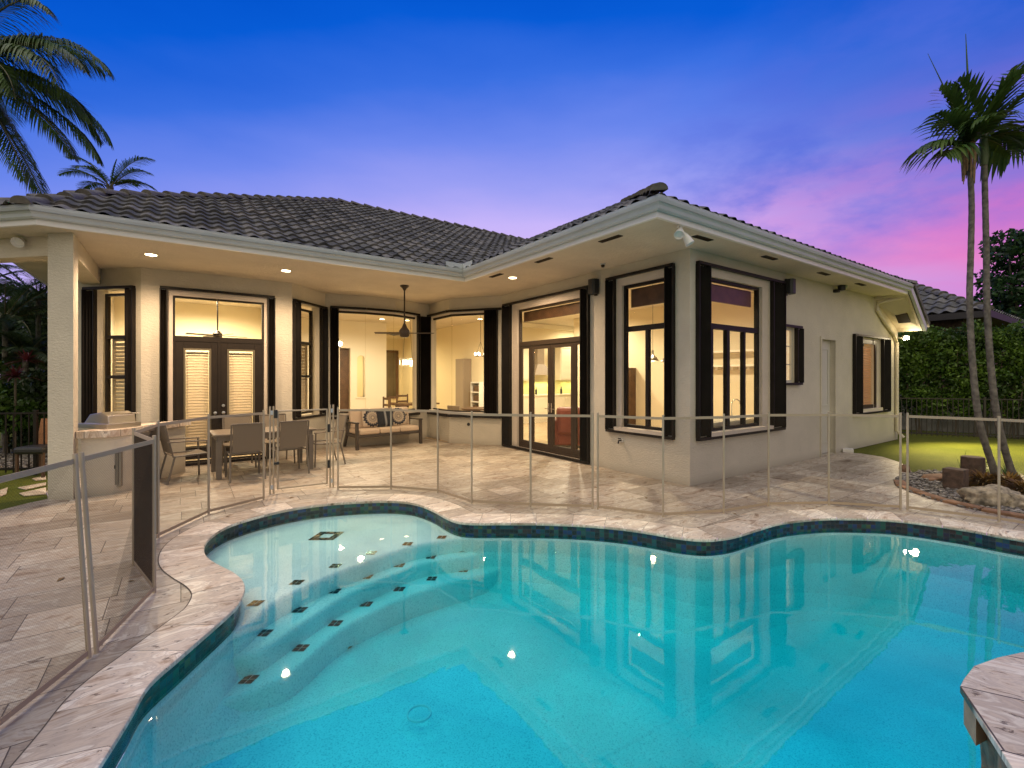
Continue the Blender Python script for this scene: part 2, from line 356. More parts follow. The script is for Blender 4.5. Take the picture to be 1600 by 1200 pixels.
for n_ in list(t.nodes):
    if n_.type=='TEX_BRICK':
        for l in list(n_.outputs['Color'].links): t.links.new(gi.outputs['Random Per Island'],l.to_socket)
M['capm']=travertine('travertine_cap',bw=1.1,bh=.36,rot=R(62),tint=1.65)
def plaster():
    m=mat('pool_plaster',(.80,.82,.78),.7); t=m.node_tree; b=t.nodes['Principled BSDF']; tc=N(t,'ShaderNodeTexCoord')
    n1=N(t,'ShaderNodeTexNoise'); n1.inputs['Scale'].default_value=85; n1.inputs['Detail'].default_value=3; t.links.new(tc.outputs['Object'],n1.inputs[0])
    n2=N(t,'ShaderNodeTexNoise'); n2.inputs['Scale'].default_value=1.4; n2.inputs['Detail'].default_value=4; t.links.new(tc.outputs['Object'],n2.inputs[0])
    a=ramp(t,[(.33,(.56,.60,.60)),(.46,(.80,.83,.80)),(.7,(.90,.91,.88))],n1.outputs[0])
    c=mixc(t,1.0,a.outputs[0],ramp(t,[(.3,(.82,.83,.83)),(.7,(1.05,1.05,1.05))],n2.outputs[0]).outputs[0],'MULTIPLY')
    t.links.new(c,b.inputs['Base Color']); return m
M['plaster']=plaster()
def mosaic():
    m=mat('glass_mosaic',(.1,.1,.1),.12,spec=.7); t=m.node_tree; b=t.nodes['Principled BSDF']; tc=N(t,'ShaderNodeTexCoord')
    s=N(t,'ShaderNodeVectorMath',operation='SCALE'); s.inputs['Scale'].default_value=1/.052; t.links.new(tc.outputs['UV'],s.inputs[0])
    fl=N(t,'ShaderNodeVectorMath',operation='FLOOR'); t.links.new(s.outputs[0],fl.inputs[0])
    wn=N(t,'ShaderNodeTexWhiteNoise',noise_dimensions='2D'); t.links.new(fl.outputs[0],wn.inputs[0])
    r=ramp(t,[(0,(.010,.008,.008)),(.30,(.03,.016,.014)),(.40,(.010,.06,.075)),(.52,(.012,.085,.055)),(.62,(.015,.035,.13)),(.72,(.025,.012,.035)),(.80,(.05,.02,.015)),(.88,(.025,.09,.08)),(.95,(.07,.10,.03))],wn.outputs['Value'],'CONSTANT')
    fr=N(t,'ShaderNodeVectorMath',operation='FRACTION'); t.links.new(s.outputs[0],fr.inputs[0]); sp=N(t,'ShaderNodeSeparateXYZ'); t.links.new(fr.outputs[0],sp.inputs[0])
    e=math_(t,'MAXIMUM',math_(t,'LESS_THAN',sp.outputs[0],.07),math_(t,'LESS_THAN',sp.outputs[1],.07))
    t.links.new(mixc(t,e,r.outputs[0],(.05,.05,.045)),b.inputs['Base Color']); return m
M['mosaic']=mosaic()
def grassmat():
    m=mat('turf',(.07,.10,.015),.9,spec=.15); t=m.node_tree; b=t.nodes['Principled BSDF']; tc=N(t,'ShaderNodeTexCoord')
    n1=N(t,'ShaderNodeTexNoise'); n1.inputs['Scale'].default_value=60; n1.inputs['Detail'].default_value=6; t.links.new(tc.outputs['Object'],n1.inputs[0])
    n2=N(t,'ShaderNodeTexNoise'); n2.inputs['Scale'].default_value=.9; n2.inputs['Detail'].default_value=5; t.links.new(tc.outputs['Object'],n2.inputs[0])
    a=ramp(t,[(.3,(.055,.075,.008)),(.7,(.16,.175,.018))],n1.outputs[0])
    c=mixc(t,1.0,a.outputs[0],ramp(t,[(.3,(.75,.78,.7)),(.7,(1.15,1.1,1.1))],n2.outputs[0]).outputs[0],'MULTIPLY')
    t.links.new(c,b.inputs['Base Color'])
    bp=N(t,'ShaderNodeBump'); bp.inputs['Strength'].default_value=.8; bp.inputs['Distance'].default_value=.02; t.links.new(n1.outputs[0],bp.inputs['Height']); t.links.new(bp.outputs[0],b.inputs['Normal']); return m
M['grass']=grassmat()
def rooftile():
    m=mat('concrete_roof_tile',(.12,.105,.09),.8,spec=.25); t=m.node_tree; b=t.nodes['Principled BSDF']; tc=N(t,'ShaderNodeTexCoord')
    s=N(t,'ShaderNodeVectorMath',operation='FLOOR'); t.links.new(tc.outputs['UV'],s.inputs[0])
    wn=N(t,'ShaderNodeTexWhiteNoise',noise_dimensions='2D'); t.links.new(s.outputs[0],wn.inputs[0])
    n1=N(t,'ShaderNodeTexNoise'); n1.inputs['Scale'].default_value=9; n1.inputs['Detail'].default_value=8; n1.inputs['Roughness'].default_value=.7; t.links.new(tc.outputs['Object'],n1.inputs[0])
    a=ramp(t,[(0,(.060,.059,.058)),(.6,(.112,.110,.106)),(1,(.18,.168,.155))],wn.outputs['Value'])
    c=mixc(t,1.0,a.outputs[0],ramp(t,[(.3,(.45,.44,.42)),(.55,(1,1,1)),(.75,(1.35,1.3,1.2))],n1.outputs[0]).outputs[0],'MULTIPLY')
    t.links.new(c,b.inputs['Base Color']); return m
M['roof']=rooftile()
M['ridge']=mat('ridge_tile',(.11,.10,.09),.8,var=(.4,9),bump=(.4,20))
M['rock']=mat('limestone_rock',(.30,.25,.18),.95,var=(.75,11),bump=(1.0,22))
M['rockbrown']=mat('brown_stone',(.24,.13,.07),.55,var=(.7,11),bump=(1.0,12))
M['stump']=mat('weathered_wood',(.10,.06,.04),.85,var=(.5,14),bump=(.8,25))
M['edging']=mat('sandstone_edging',(.28,.15,.08),.85,var=(.4,9),bump=(.6,15))
def pebmat():
    m=mat('river_pebble',(.2,.18,.16),.8); t=m.node_tree; gi=N(t,'ShaderNodeNewGeometry')
    r=ramp(t,[(0,(.05,.045,.04)),(.5,(.16,.14,.12)),(.85,(.28,.25,.21)),(1,(.4,.36,.32))],gi.outputs['Random Per Island']); t.links.new(r.outputs[0],t.nodes['Principled BSDF'].inputs['Base Color']); return m
M['pebble']=pebmat()

# ------------------------------------------------------------------ pool outline
def spline(pts,n=6,closed=True):
    P=[Vector(p) for p in pts]; L=len(P); out=[]
    rngi=range(L) if closed else range(L-1)
    for i in rngi:
        if closed: a,b,c,d=P[(i-1)%L],P[i],P[(i+1)%L],P[(i+2)%L]
        else: a,b,c,d=P[max(i-1,0)],P[i],P[i+1],P[min(i+2,L-1)]
        for k in range(n):
            t=k/n; out.append(.5*((2*b)+(c-a)*t+(2*a-5*b+4*c-d)*t*t+(3*b-a-3*c+d)*t**3))
    if not closed: out.append(P[-1])
    return out
def resample(P,step,closed=True):
    Q=P+[P[0]] if closed else P
    seg=[(Q[i+1]-Q[i]).length for i in range(len(Q)-1)]; T=sum(seg); n=max(3,int(round(T/step))); out=[]; i=0; acc=0
    for k in range(n if closed else n+1):
        s=T*k/n
        while i<len(seg)-1 and acc+seg[i]<s: acc+=seg[i]; i+=1
        out.append(Q[i].lerp(Q[i+1],min(1,(s-acc)/max(seg[i],1e-9))))
    return out
lip=[(60,1330),(147,1200),(200,1117),(230,1067),(280,1023),(330,980),(353,960),(370,943),(379,923),(377,908),(363,895),(340,883),(324,873),(317,863),(318,850),(330,836),(351,823),(375,814),(410,804),(450,795),(500,787.5),(550,783.5),(600,781.5),(633,783),(656,787.5),(678,796),(697,806.5),(715,813.5),(741,816),(787,816),(850,816.5),(912,819),(975,824.5),(1022,831.5),(1060,838),(1097,841.5),(1125,840),(1150,835.5),(1180,826.5),(1220,815.5),(1275,809.5),(1325,808.5),(1400,811.5),(1500,824.5),(1600,842)]
PO=[g(x,y)for x,y in lip]
e=PO[-1]; dr=(PO[-1]-PO[-3]).normalized()
PO+= [e+dr*1.2, e+dr*2.2+Vector((-.9,-1.2,0)), CAM.to_3d()+RT.to_3d()*3.6+FW.to_3d()*.7, CAM.to_3d()+RT.to_3d()*1.6+FW.to_3d()*.75, CAM.to_3d()-RT.to_3d()*.2+FW.to_3d()*.8]
PO=[p.to_2d().to_3d() for p in PO]
pool=resample(spline(PO,6),.06)
NP_=len(pool)
def area(P): return sum(P[i].x*P[(i+1)%len(P)].y-P[(i+1)%len(P)].x*P[i].y for i in range(len(P)))/2
if area(pool)<0: pool.reverse()
def smoothn(P,it):
    n=len(P); No=[]
    for i in range(n):
        d=(P[(i+1)%n]-P[i-1]).normalized(); No.append(Vector((d.y,-d.x,0)))
    for _ in range(it):
        No=[(No[i-1]+No[i]*2+No[(i+1)%n]).normalized() for i in range(n)]
    return No
pn=smoothn(pool,3)
def off(d): return [pool[i]+pn[i]*d for i in range(NP_)]
arc=[0]
for i in range(NP_): arc.append(arc[-1]+(pool[(i+1)%NP_]-pool[i]).length)
WL=-.105
# coping: individual bullnosed pieces as one ring, joints every 0.33 m
prof=[(.34,.004),(.0,.004),(-.012,-.004),(-.016,-.018),(-.012,-.032),(.0,-.038),(.02,-.038)]
K=len(prof); mb=MB(); mj=MB(); i0=0
brk=[0]; nxt=.30
for i in range(NP_):
    if arc[i]>=nxt: brk.append(i); nxt=arc[i]+random.uniform(.27,.40)
if arc[NP_]-arc[brk[-1]]<.2: brk.pop()
brk.append(NP_)
for a_,b_ in zip(brk[:-1],brk[1:]):
    base=len(mb.v); jz=random.uniform(-.0008,.0008)
    for i in range(a_,b_+1):
        q=pool[i%NP_]; n_=pn[i%NP_]; t=Vector((-n_.y,n_.x,0)); sh_=0
        if i==a_: sh_=.0016
        if i==b_: sh_=-.0016
        tg=(pool[(i+1)%NP_]-pool[i-1 if i<NP_ else (i-1)%NP_]).normalized()
        for (d,z) in prof: p=q+n_*d+tg*sh_; mb.v.append((p.x,p.y,z+jz))
    for i in range(b_-a_):
        for k in range(K-1): mb.f.append((base+i*K+k,base+i*K+k+1,base+(i+1)*K+k+1,base+(i+1)*K+k))
cop=mb.build('pool_coping',M['copingm'],smooth=True); tag(cop,kind='structure')
q0=off(.342); q1=off(.348); q2=off(.0)
for i in range(NP_):
    j=(i+1)%NP_; mj.add([q0[i]+Vector((0,0,.0035)),q0[j]+Vector((0,0,.0035)),q1[j]+Vector((0,0,.0035)),q1[i]+Vector((0,0,.0035))],[(0,1,2,3)]); mj.add([q2[i]+Vector((0,0,.0018)),q2[j]+Vector((0,0,.0018)),q0[j]+Vector((0,0,.0018)),q0[i]+Vector((0,0,.0018))],[(0,1,2,3)])
mj.build('coping_joints',mat('grout',(.10,.08,.065),.9),parent=cop)
# waterline mosaic
mb=MB(); uv=[]
for i in range(NP_+1):
    p=pool[i%NP_]+pn[i%NP_]*.018
    for z in (-.036,-.192): mb.v.append((p.x,p.y,z)); uv.append((arc[i],z+.192))
for i in range(NP_): mb.f.append((2*i,2*i+1,2*i+3,2*i+2))
tb=mb.build('waterline_tiles',M['mosaic'],uv=uv); tag(tb,kind='structure')
# shell: wall and coved floor
mb=MB()
def depth(p):   # floor slopes gently down toward the deep end
    t=max(0,min(1,(p.x+4.6)/6.0+max(0,-p.y-.5)*.10)); return -.74-.58*t
rings=[(-.0,-.15),( -.01,-.19)]
cen=off(0)
prf=[(.016,-.192,0),(.008,0,.34),(-.04,0,.20),(-.14,0,.08),(-.28,0,.02),(-.42,0,0)]
vr=[]
for i in range(NP_):
    for k,(d,zz,up) in enumerate(prf):
        p=pool[i]+pn[i]*d; z=zz if k==0 else depth(p)+up; mb.v.append((p.x,p.y,z))
K=len(prf)
for i in range(NP_):
    j=(i+1)%NP_
    for k in range(K-1): mb.f.append((i*K+k,i*K+k+1,j*K+k+1,j*K+k))
inner=[i*K+K-1 for i in range(NP_)]
Pin=[Vector(mb.v[i]).to_2d().to_3d() for i in inner]
for t in tessellate_polygon([Pin]): mb.f.append(tuple(inner[k] for k in t))
sh=mb.build('pool_basin',M['plaster'],smooth=False)
bm=bmesh.new(); bm.from_mesh(sh.data); bmesh.ops.recalc_face_normals(bm,faces=bm.faces); bm.to_mesh(sh.data); bm.free(); tag(sh,kind='structure')
# steps: sun shelf and two treads, traced nosings
def zc(lst): return [(300+x*.34375,780+y*.34375) for x,y in lst]
nos=[(-.19,zc([(-60,640),(120,600),(215,590),(330,490),(430,430),(540,380),(660,328),(800,275),(900,240),(1000,210),(1100,190),(1180,178),(1300,163),(1420,150),(1560,148)])),
     (-.36,zc([(-20,900),(60,800),(112,735),(150,712),(250,700),(330,670),(400,622),(500,555),(600,490),(700,430),(800,385),(900,340),(1000,300),(1100,274),(1200,262),(1290,247),(1328,228),(1340,205),(1345,180)])),
     (-.53,zc([(-300,1150),(-100,1020),(0,985),(150,910),(300,850),(430,790),(520,720),(620,630),(720,560),(820,510),(900,470),(1000,430),(1100,395),(1200,365),(1300,342),(1380,320),(1440,285),(1495,240),(1530,200)]))]
backpt=[g(690,770),g(600,740),g(400,740),g(250,790),g(180,900),g(60,1100)]
nosew=[]
for z,l in nos:
    c=[g(x,y,z).to_2d().to_3d() for x,y in l]
    if z==-.19: c=c[1:]
    c=resample(spline(c,5,False),.05,False); nosew.append((z,c))
    poly=c+[Vector((p.x,p.y,0)) for p in backpt]
    # rounded nosing
    n=len(c); mb=MB(); nn=[]
    for i in range(n):
        d=(c[min(i+1,n-1)]-c[max(i-1,0)]).normalized(); nn.append(Vector((d.y,-d.x,0)))
    for _ in range(3): nn=[(nn[max(i-1,0)]+nn[i]*2+nn[min(i+1,n-1)]).normalized() for i in range(n)]
    pr=[(-.035,0),(-.01,-.006),(.005,-.022),(.01,-.05),(.012,-1.2)]
    for i in range(n):
        for d,h in pr: p=c[i]+nn[i]*d; mb.v.append((p.x,p.y,z+h))
    K=len(pr)
    for i in range(n-1):
        for k in range(K-1): mb.f.append((i*K+k,i*K+k+1,(i+1)*K+k+1,(i+1)*K+k))
    top=[Vector(mb.v[i*K]) for i in range(n)]+[Vector((p.x,p.y,z)) for p in backpt]
    b=len(mb.v); mb.v+=[tuple(p) for p in top]
    for t in tessellate_polygon([[Vector((p.x,p.y,0)) for p in top]]): mb.f.append(tuple(b+k for k in t))
    o=mb.build('pool_step',M['plaster'],smooth=True)
    bm=bmesh.new(); bm.from_mesh(o.data); bmesh.ops.remove_doubles(bm,verts=bm.verts,dist=1e-5); bmesh.ops.recalc_face_normals(bm,faces=bm.faces); bm.to_mesh(o.data); bm.free()
    tag(o,kind='structure')
# marker tiles on the steps (pairs of squares set square to the nosing)
marks=[[(290,472),(477,377),(652,302),(815,243),(980,202),(1135,172)],[(328,607),(490,502),(647,417),(795,352),(943,300),(1087,262),(1233,233)],[(258,818),(495,675),(653,563),(793,476),(943,408),(1090,360),(1235,323),(1358,278)]]
mcol={0:(.30,.10,.03),1:(.012,.011,.014),2:(.02,.03,.028)}
MM=[mat('marker_tile_brown',(.22,.075,.03),.2),mat('marker_tile_black',(.012,.011,.014),.2)]
for (z,_),row in zip(nos,marks):
    for k,(x,y) in enumerate(row):
        p=g(300+x*.34375,780+y*.34375,z+.004); mb=MB()
        a=R(0); ux=Vector((RT.x,RT.y,0)); uy=Vector((.72,.69,0)) ; uy=(Vector((FW.x,FW.y,0))*.95+ux*.12).normalized()
        for i in(-1,1):
            for j in(-1,1):
                c=p+ux*i*.026+uy*j*.026; h=.023
                mb.add([c+ux*-h+uy*-h,c+ux*h+uy*-h,c+ux*h+uy*h,c-ux*h+uy*h],[(0,1,2,3)])
        o=mb.build('marker_tile',MM[0 if (z==-.19 and k in(0,3,4,5)) or (z==-.36 and k in(3,4,6)) or (z==-.53 and k==6) else 1]); tag(o,kind='structure')
# framed mosaic square on the shelf
c0=g(300+612*.34375,780+166*.34375,-.186); ux=Vector((RT.x,RT.y,0)); uy=(Vector((FW.x,FW.y,0))*.97+ux*.10).normalized(); mb=MB()
for i in range(7):
    for j in range(7):
        if 2<=i<=4 and 2<=j<=4: continue
        c=c0+ux*(i-3)*.042+uy*(j-3)*.042; h=.019; mb.add([c-ux*h-uy*h,c+ux*h-uy*h,c+ux*h+uy*h,c-ux*h+uy*h],[(0,1,2,3)])
mt=mat('inlay_tile',(.1,.04,.02),.2); t=mt.node_tree; gi=N(t,'ShaderNodeNewGeometry'); r=ramp(t,[(0,(.02,.015,.015)),(.4,(.14,.05,.02)),(.7,(.35,.18,.05)),(.85,(.02,.02,.02))],gi.outputs['Random Per Island'],'CONSTANT'); t.links.new(r.outputs[0],t.nodes['Principled BSDF'].inputs['Base Color'])
tag(mb.build('inlay_mosaic',mt),kind='structure')
# water body
mb=MB().prism([(p.x,p.y) for p in off(.012)],-2.6,WL); wt=mb.build('pool_water',M['water']); tag(wt,kind='structure')
# drain ring on the floor
dp=g(655,1140,-.85); o=MB().lathe([(.075,0),(.078,.012),(.088,.012),(.09,0)],(dp.x,dp.y,depth(dp)+.002),32)
o.f=o.f[:-2]; tag(o.build('floor_drain',M['white'],smooth=True),'round white drain ring on the pool floor','drain')

# ------------------------------------------------------------------ deck, lawn
dk=[g(1317,707),g(1345,708.5),g(1380,714),g(1405,722),g(1421,731),g(1424,737),g(1408,742),g(1396,752),g(1402,760),g(1420,768),g(1450,778),g(1500,792),g(1560,804),g(1600,811),g(1700,828)]
dk=[Vector((p.x,p.y,0)) for p in dk]
bedge=dk[6:]
outer=dk+[Vector((2.2,-8,0)),Vector((2.2,-11,0)),Vector((-13,-11,0)),Vector((-13,1.0,0)),g(-160,822),g(0,797),g(40,787),g(76,779),Vector((-8.05,5.3,0)),Vector((-8.05,7.6,0)),Vector((-7,8.2,0)),Vector((3,8.2,0)),Vector((5.5,1,0))]
outer=[Vector((p.x,p.y,0)) for p in outer]
hole=[Vector((p.x,p.y,0)) for p in off(.12)]
def sheet(name,loops,z,m):
    P=[p for l in loops for p in l]; mb=MB(); mb.v=[(p.x,p.y,z) for p in P]
    for t in tessellate_polygon(loops):
        a,b,c=t
        if (P[b]-P[a]).cross(P[c]-P[a]).z<0: a,b,c=a,c,b
        mb.f.append((a,b,c))
    return mb.build(name,m)
def circ(r,n=32): return [Vector((r*math.cos(2*math.pi*k/n),r*math.sin(2*math.pi*k/n),0)) for k in range(n)]
tag(sheet('patio_paving',[outer,hole],0,M['trav']),kind='structure')
big=[Vector((-120,-120,0)),Vector((160,-120,0)),Vector((160,160,0)),Vector((-120,160,0))]
tag(sheet('lawn',[big,outer],-.012,M['grass']),kind='structure')

# ------------------------------------------------------------------ the house
SZ=3.68
house=empty('house',(0,0,0),0,'single storey beige stucco house with dark tiled hip roof and lit windows around the patio','house')
class W:
    """a vertical wall plane from a to b (plan), outward normal to the right-hand side of a->b turned toward the viewer"""
    def __init__(s,a,b,out):
        s.a=Vector(a); s.b=Vector(b); s.d=(s.b-s.a).normalized(); s.L=(s.b-s.a).length
        n=Vector((s.d.y,-s.d.x)); s.n=n if n.dot(Vector(out))>0 else -n
    def uv(s,px,py):
        r=ray(px); # CAM + r*Z = a + d*u
        den=r.x*(-s.d.y)-r.y*(-s.d.x); q=s.a-CAM
        Z=(q.x*(-s.d.y)-q.y*(-s.d.x))/den; p=CAM+r*Z; return (p-s.a).dot(s.d),HC+(588-py)/F*Z
    def u(s,px): return s.uv(px,588)[0]
    def z(s,px,py): return s.uv(px,py)[1]
    def P(s,u,z,n=0): p=s.a+s.d*u+s.n*n; return Vector((p.x,p.y,z))
    def box(s,mb,u0,u1,z0,z1,n0,n1):
        vs=[s.P(u,z,n) for z in(z0,z1) for u,n in((u0,n0),(u1,n0),(u1,n1),(u0,n1))]
        return mb.add(vs,[(3,2,1,0),(4,5,6,7),(0,1,5,4),(1,2,6,5),(2,3,7,6),(3,0,4,7)])
    def wall(s,ops,z0=0,z1=SZ,th=.2,m='stucco',name='wall'):
        us=sorted(set([0,s.L]+[u for o in ops for u in o[:2]])); zs=sorted(set([z0,z1]+[z for o in ops for z in o[2:]]))
        mb=MB()
        for i in range(len(us)-1):
            for j in range(len(zs)-1):
                uc=(us[i]+us[i+1])/2; zz=(zs[j]+zs[j+1])/2
                if any(o[0]<uc<o[1] and o[2]<zz<o[3] for o in ops): continue
                s.box(mb,us[i],us[i+1],zs[j],zs[j+1],-th,0)
        ob=mb.build(name,M[m],house)
        bm=bmesh.new(); bm.from_mesh(ob.data); bmesh.ops.remove_doubles(bm,verts=bm.verts,dist=1e-4)
        # drop the faces shared by neighbouring blocks
        seen={}
        for f in bm.faces: seen.setdefault(tuple(sorted(v.index for v in f.verts)),[]).append(f)
        dl=[f for l in seen.values() if len(l)>1 for f in l]; bmesh.ops.delete(bm,geom=dl,context='FACES')
        bmesh.ops.recalc_face_normals(bm,faces=bm.faces); bm.to_mesh(ob.data); bm.free()
        return ob
def ring(w,mb,u0,u1,z0,z1,t,n0,n1,tb=None):
    tb=tb or t
    w.box(mb,u0,u0+t,z0,z1,n0,n1); w.box(mb,u1-t,u1,z0,z1,n0,n1)
    w.box(mb,u0+t,u1-t,z1-t,z1,n0,n1); w.box(mb,u0+t,u1-t,z0,z0+tb,n0,n1)
def stack(w,u0,u1,z0,z1,depth=.065,name='shutter_stack'):
    """folded accordion shutter: zig-zag vertical blades"""
    mb=MB(); n=max(2,int((u1-u0)/.032)); 
    for i in range(n):
        a=u0+(u1-u0)*i/n; b=u0+(u1-u0)*(i+1)/n; m=(a+b)/2; e=.006
        vs=[]
        for z in(z0+.02,z1-.02):
            for u,nn in((a,.01),(m,depth-.015*(i%2)),(b,.01)): vs.append(w.P(u,z,nn))
        mb.add(vs,[(0,1,4,3),(1,2,5,4),(0,2,1),(3,4,5),(0,3,5,2)])
    w.box(mb,u0-.006,u0+.012,z0,z1,.002,depth+.01); w.box(mb,u1-.012,u1+.006,z0,z1,.002,depth+.01)
    return mb.build(name,M['black'],house)
def tracks(w,u0,u1,z0,z1,th=.045,depth=.07):
    mb=MB(); w.box(mb,u0,u1,z1,z1+th,.003,depth); w.box(mb,u0,u1,z0-th,z0,.003,depth); return mb.build('shutter_track',M['black'],house)
def pane(w,u0,u1,z0,z1,n,parent,name='pane'):
    mb=MB(); w.box(mb,u0,u1,z0,z1,n-.003,n+.003); return mb.build(name,M['glass'],parent)

# plan
w_side=W((0,0),(9.4,0),(0,-1)); w_wing=W((0,0),(0,5.2),(-1,0))
ccn=(-.84,6.35)
w_p5=W((0,5.2),ccn,(-1,-1)); w_p4=W(ccn,(-.84,7.52),(-1,0))
G=[Vector((-3.62,7.38))]
def nextp(a,dirdeg,px):
    d=Vector((math.cos(R(dirdeg)),math.sin(R(dirdeg)))); w=W(a,a+d,(0,-1)); return a+d*w.u(px)
G.append(nextp(G[0],-14,572)); G.append(nextp(G[1],0,618)); G.append(nextp(G[2],22,653)); 
G.append(Vector((-.84,7.52)))
print('G',G)
w_nar=W((-4.5,6.5),G[0],(1,-1)); w_door=W((-7.02,6.5),(-4.5,6.5),(0,-1)); w_cham=W((-8.0,7.48),(-7.02,6.5),(-1,-1))

def px_open(w,l,r,t,b,tp,bp):
    """opening in wall coordinates from pixel columns l,r and rows t at column tp, b at column bp"""
    return (w.u(l),w.u(r),w.z(bp,b),w.z(tp,t))
# ---- left double door wall
o=sorted([w_door.u(262),w_door.u(418)]); ztop=w_door.z(262,452); OP_D=(o[0],o[1],.03,ztop)
w_door.wall([OP_D])
stack(w_door,w_door.u(250),w_door.u(262)-.005,.03,ztop); stack(w_door,w_door.u(418)+.005,w_door.u(429),.03,ztop); tracks(w_door,w_door.u(250),w_door.u(429),.05,ztop)
d0,d1=w_door.u(270),w_door.u(413); zt=w_door.z(270,461); zb=.10; zbar=w_door.z(272,528)
wn=MB(); ring(w_door,wn,d0,d1,zb-.06,zt,.035,-.13,-.07); w_door.box(wn,d0+.035,d1-.035,zbar-.05,zbar+.05,-.13,-.065)
fr=wn.build('window_frame',M['bronze'],house); pane(w_door,d0+.035,d1-.035,zbar+.05,zt-.035,-.10,fr)
mb=MB(); w_door.box(mb,OP_D[0],d0,.03,ztop,-.14,-.02); w_door.box(mb,d1,OP_D[1],.03,ztop,-.14,-.02); w_door.box(mb,d0,d1,zt,ztop,-.14,-.02); w_door.box(mb,d0,d1,.0,zb-.06,-.14,-.0); mb.build('trim',M['trim'],house)
mid=w_door.u(343)
M['blind']=mat('blind_slat',(.62,.52,.38),.6)
def slats(w,u0,u1,z0,z1,n,parent,pitch=.055,tilt=.022,m='blind',name='blind'):
    mb=MB(); k=int((z1-z0)/pitch)
    for i in range(k):
        z=z0+pitch*(i+.5); vs=[w.P(u0,z-tilt,n+.012),w.P(u1,z-tilt,n+.012),w.P(u1,z+tilt,n-.012),w.P(u0,z+tilt,n-.012)]
        vs+= [v+Vector((0,0,.003)) for v in vs]; mb.add(vs,[(0,1,2,3),(7,6,5,4),(0,4,5,1),(2,6,7,3),(1,5,6,2),(3,7,4,0)])
    return mb.build(name,M[m],parent)
for a,b,side in((d0+.035,mid-.004,1),(mid+.004,d1-.035,-1)):
    mb=MB(); ring(w_door,mb,a,b,zb,zbar-.05,.13,-.125,-.075,tb=.22); dr_=mb.build('door',M['bronze'],house,bevel=.004)
    mb=MB(); ring(w_door,mb,a+.13,b-.13,zb+.22,zbar-.18,.035,-.12,-.066); mb.build('glazing_bead',mat('door_bead',(.12,.10,.06),.5),dr_)
    pane(w_door,a+.165,b-.165,zb+.255,zbar-.215,-.10,dr_)
    slats(w_door,a+.17,b-.17,zb+.26,zbar-.22,-.165,dr_)
    hx=(b-.065) if side==1 else (a+.065)
    mb=MB(); c=w_door.P(hx,.98,-.05); mb.lathe([(.0,-.0),(.03,0),(.03,.01),(.012,.012),(.012,.04),(.027,.05),(.027,.07),(.0,.075)],c,16,Matrix.Rotation(R(90),3,'X')); 
    if side==-1: mb.lathe([(.0,-.0),(.028,0),(.028,.012),(.0,.014)],w_door.P(hx,1.12,-.06),16,Matrix.Rotation(R(90),3,'X'))
    mb.build('handle',M['steel'],dr_,smooth=True)
mb=MB(); w_door.box(mb,mid-.022,mid+.022,zb,zbar-.05,-.074,-.06); mb.build('astragal',M['bronze'],house)
# ---- chamfer window at the far left of the house
ops=px_open(w_cham,152,202,455,650,152,152); zc0=.85; ztc=w_cham.z(200,451)
w_cham.wall([(ops[0],ops[1],zc0,ztc)])
stack(w_cham,w_cham.u(134),w_cham.u(152)-.005,zc0,ztc); stack(w_cham,w_cham.u(201)+.005,w_cham.u(212),zc0,ztc); tracks(w_cham,w_cham.u(134),w_cham.u(212),zc0,ztc)
def sashwin(w,l,r,zb_,zt_,rails,blindz,parentname='window_frame',fm='bronze'):
    u0,u1=sorted((w.u(l),w.u(r))); mb=MB(); ring(w,mb,u0,u1,zb_,zt_,.045,-.14,-.07)
    for z in rails: w.box(mb,u0+.045,u1-.045,z-.03,z+.03,-.14,-.065)
    f=mb.build(parentname,M[fm],house); zz=[zb_+.045]+[v for z in rails for v in(z-.03,z+.03)]+[zt_-.045]
    for i in range(0,len(zz),2): pane(w,u0+.045,u1-.045,zz[i],zz[i+1],-.10,f)
    if blindz:
        mb=MB(); ring(w,mb,u0+.03,u1-.03,blindz[0],blindz[1],.05,-.21,-.18); sf=mb.build('plantation_shutter',M['blind'],house)
        slats(w,u0+.08,u1-.08,blindz[0]+.05,blindz[1]-.05,-.195,sf,.07,.03)
    return f
r1=w_cham.z(180,526); r2=w_cham.z(180,589)
sashwin(w_cham,158,201,zc0+.05,w_cham.z(160,458),[r1,r2],(zc0+.1,r1-.02))
# ---- narrow window on the splay
zt=w_nar.z(460,471); zb=w_nar.z(465,652)
ops=(w_nar.u(466),w_nar.u(499),zb,zt); w_nar.wall([ops])
stack(w_nar,w_nar.u(457),w_nar.u(466)-.005,zb,zt); stack(w_nar,w_nar.u(499)+.005,w_nar.u(508),zb,zt); tracks(w_nar,w_nar.u(457),w_nar.u(508),zb,zt)
r1=w_nar.z(480,536); r2=w_nar.z(480,588)
sashwin(w_nar,467,493,zb+.05,w_nar.z(468,480),[r1,r2],(zb+.1,r1-.02))
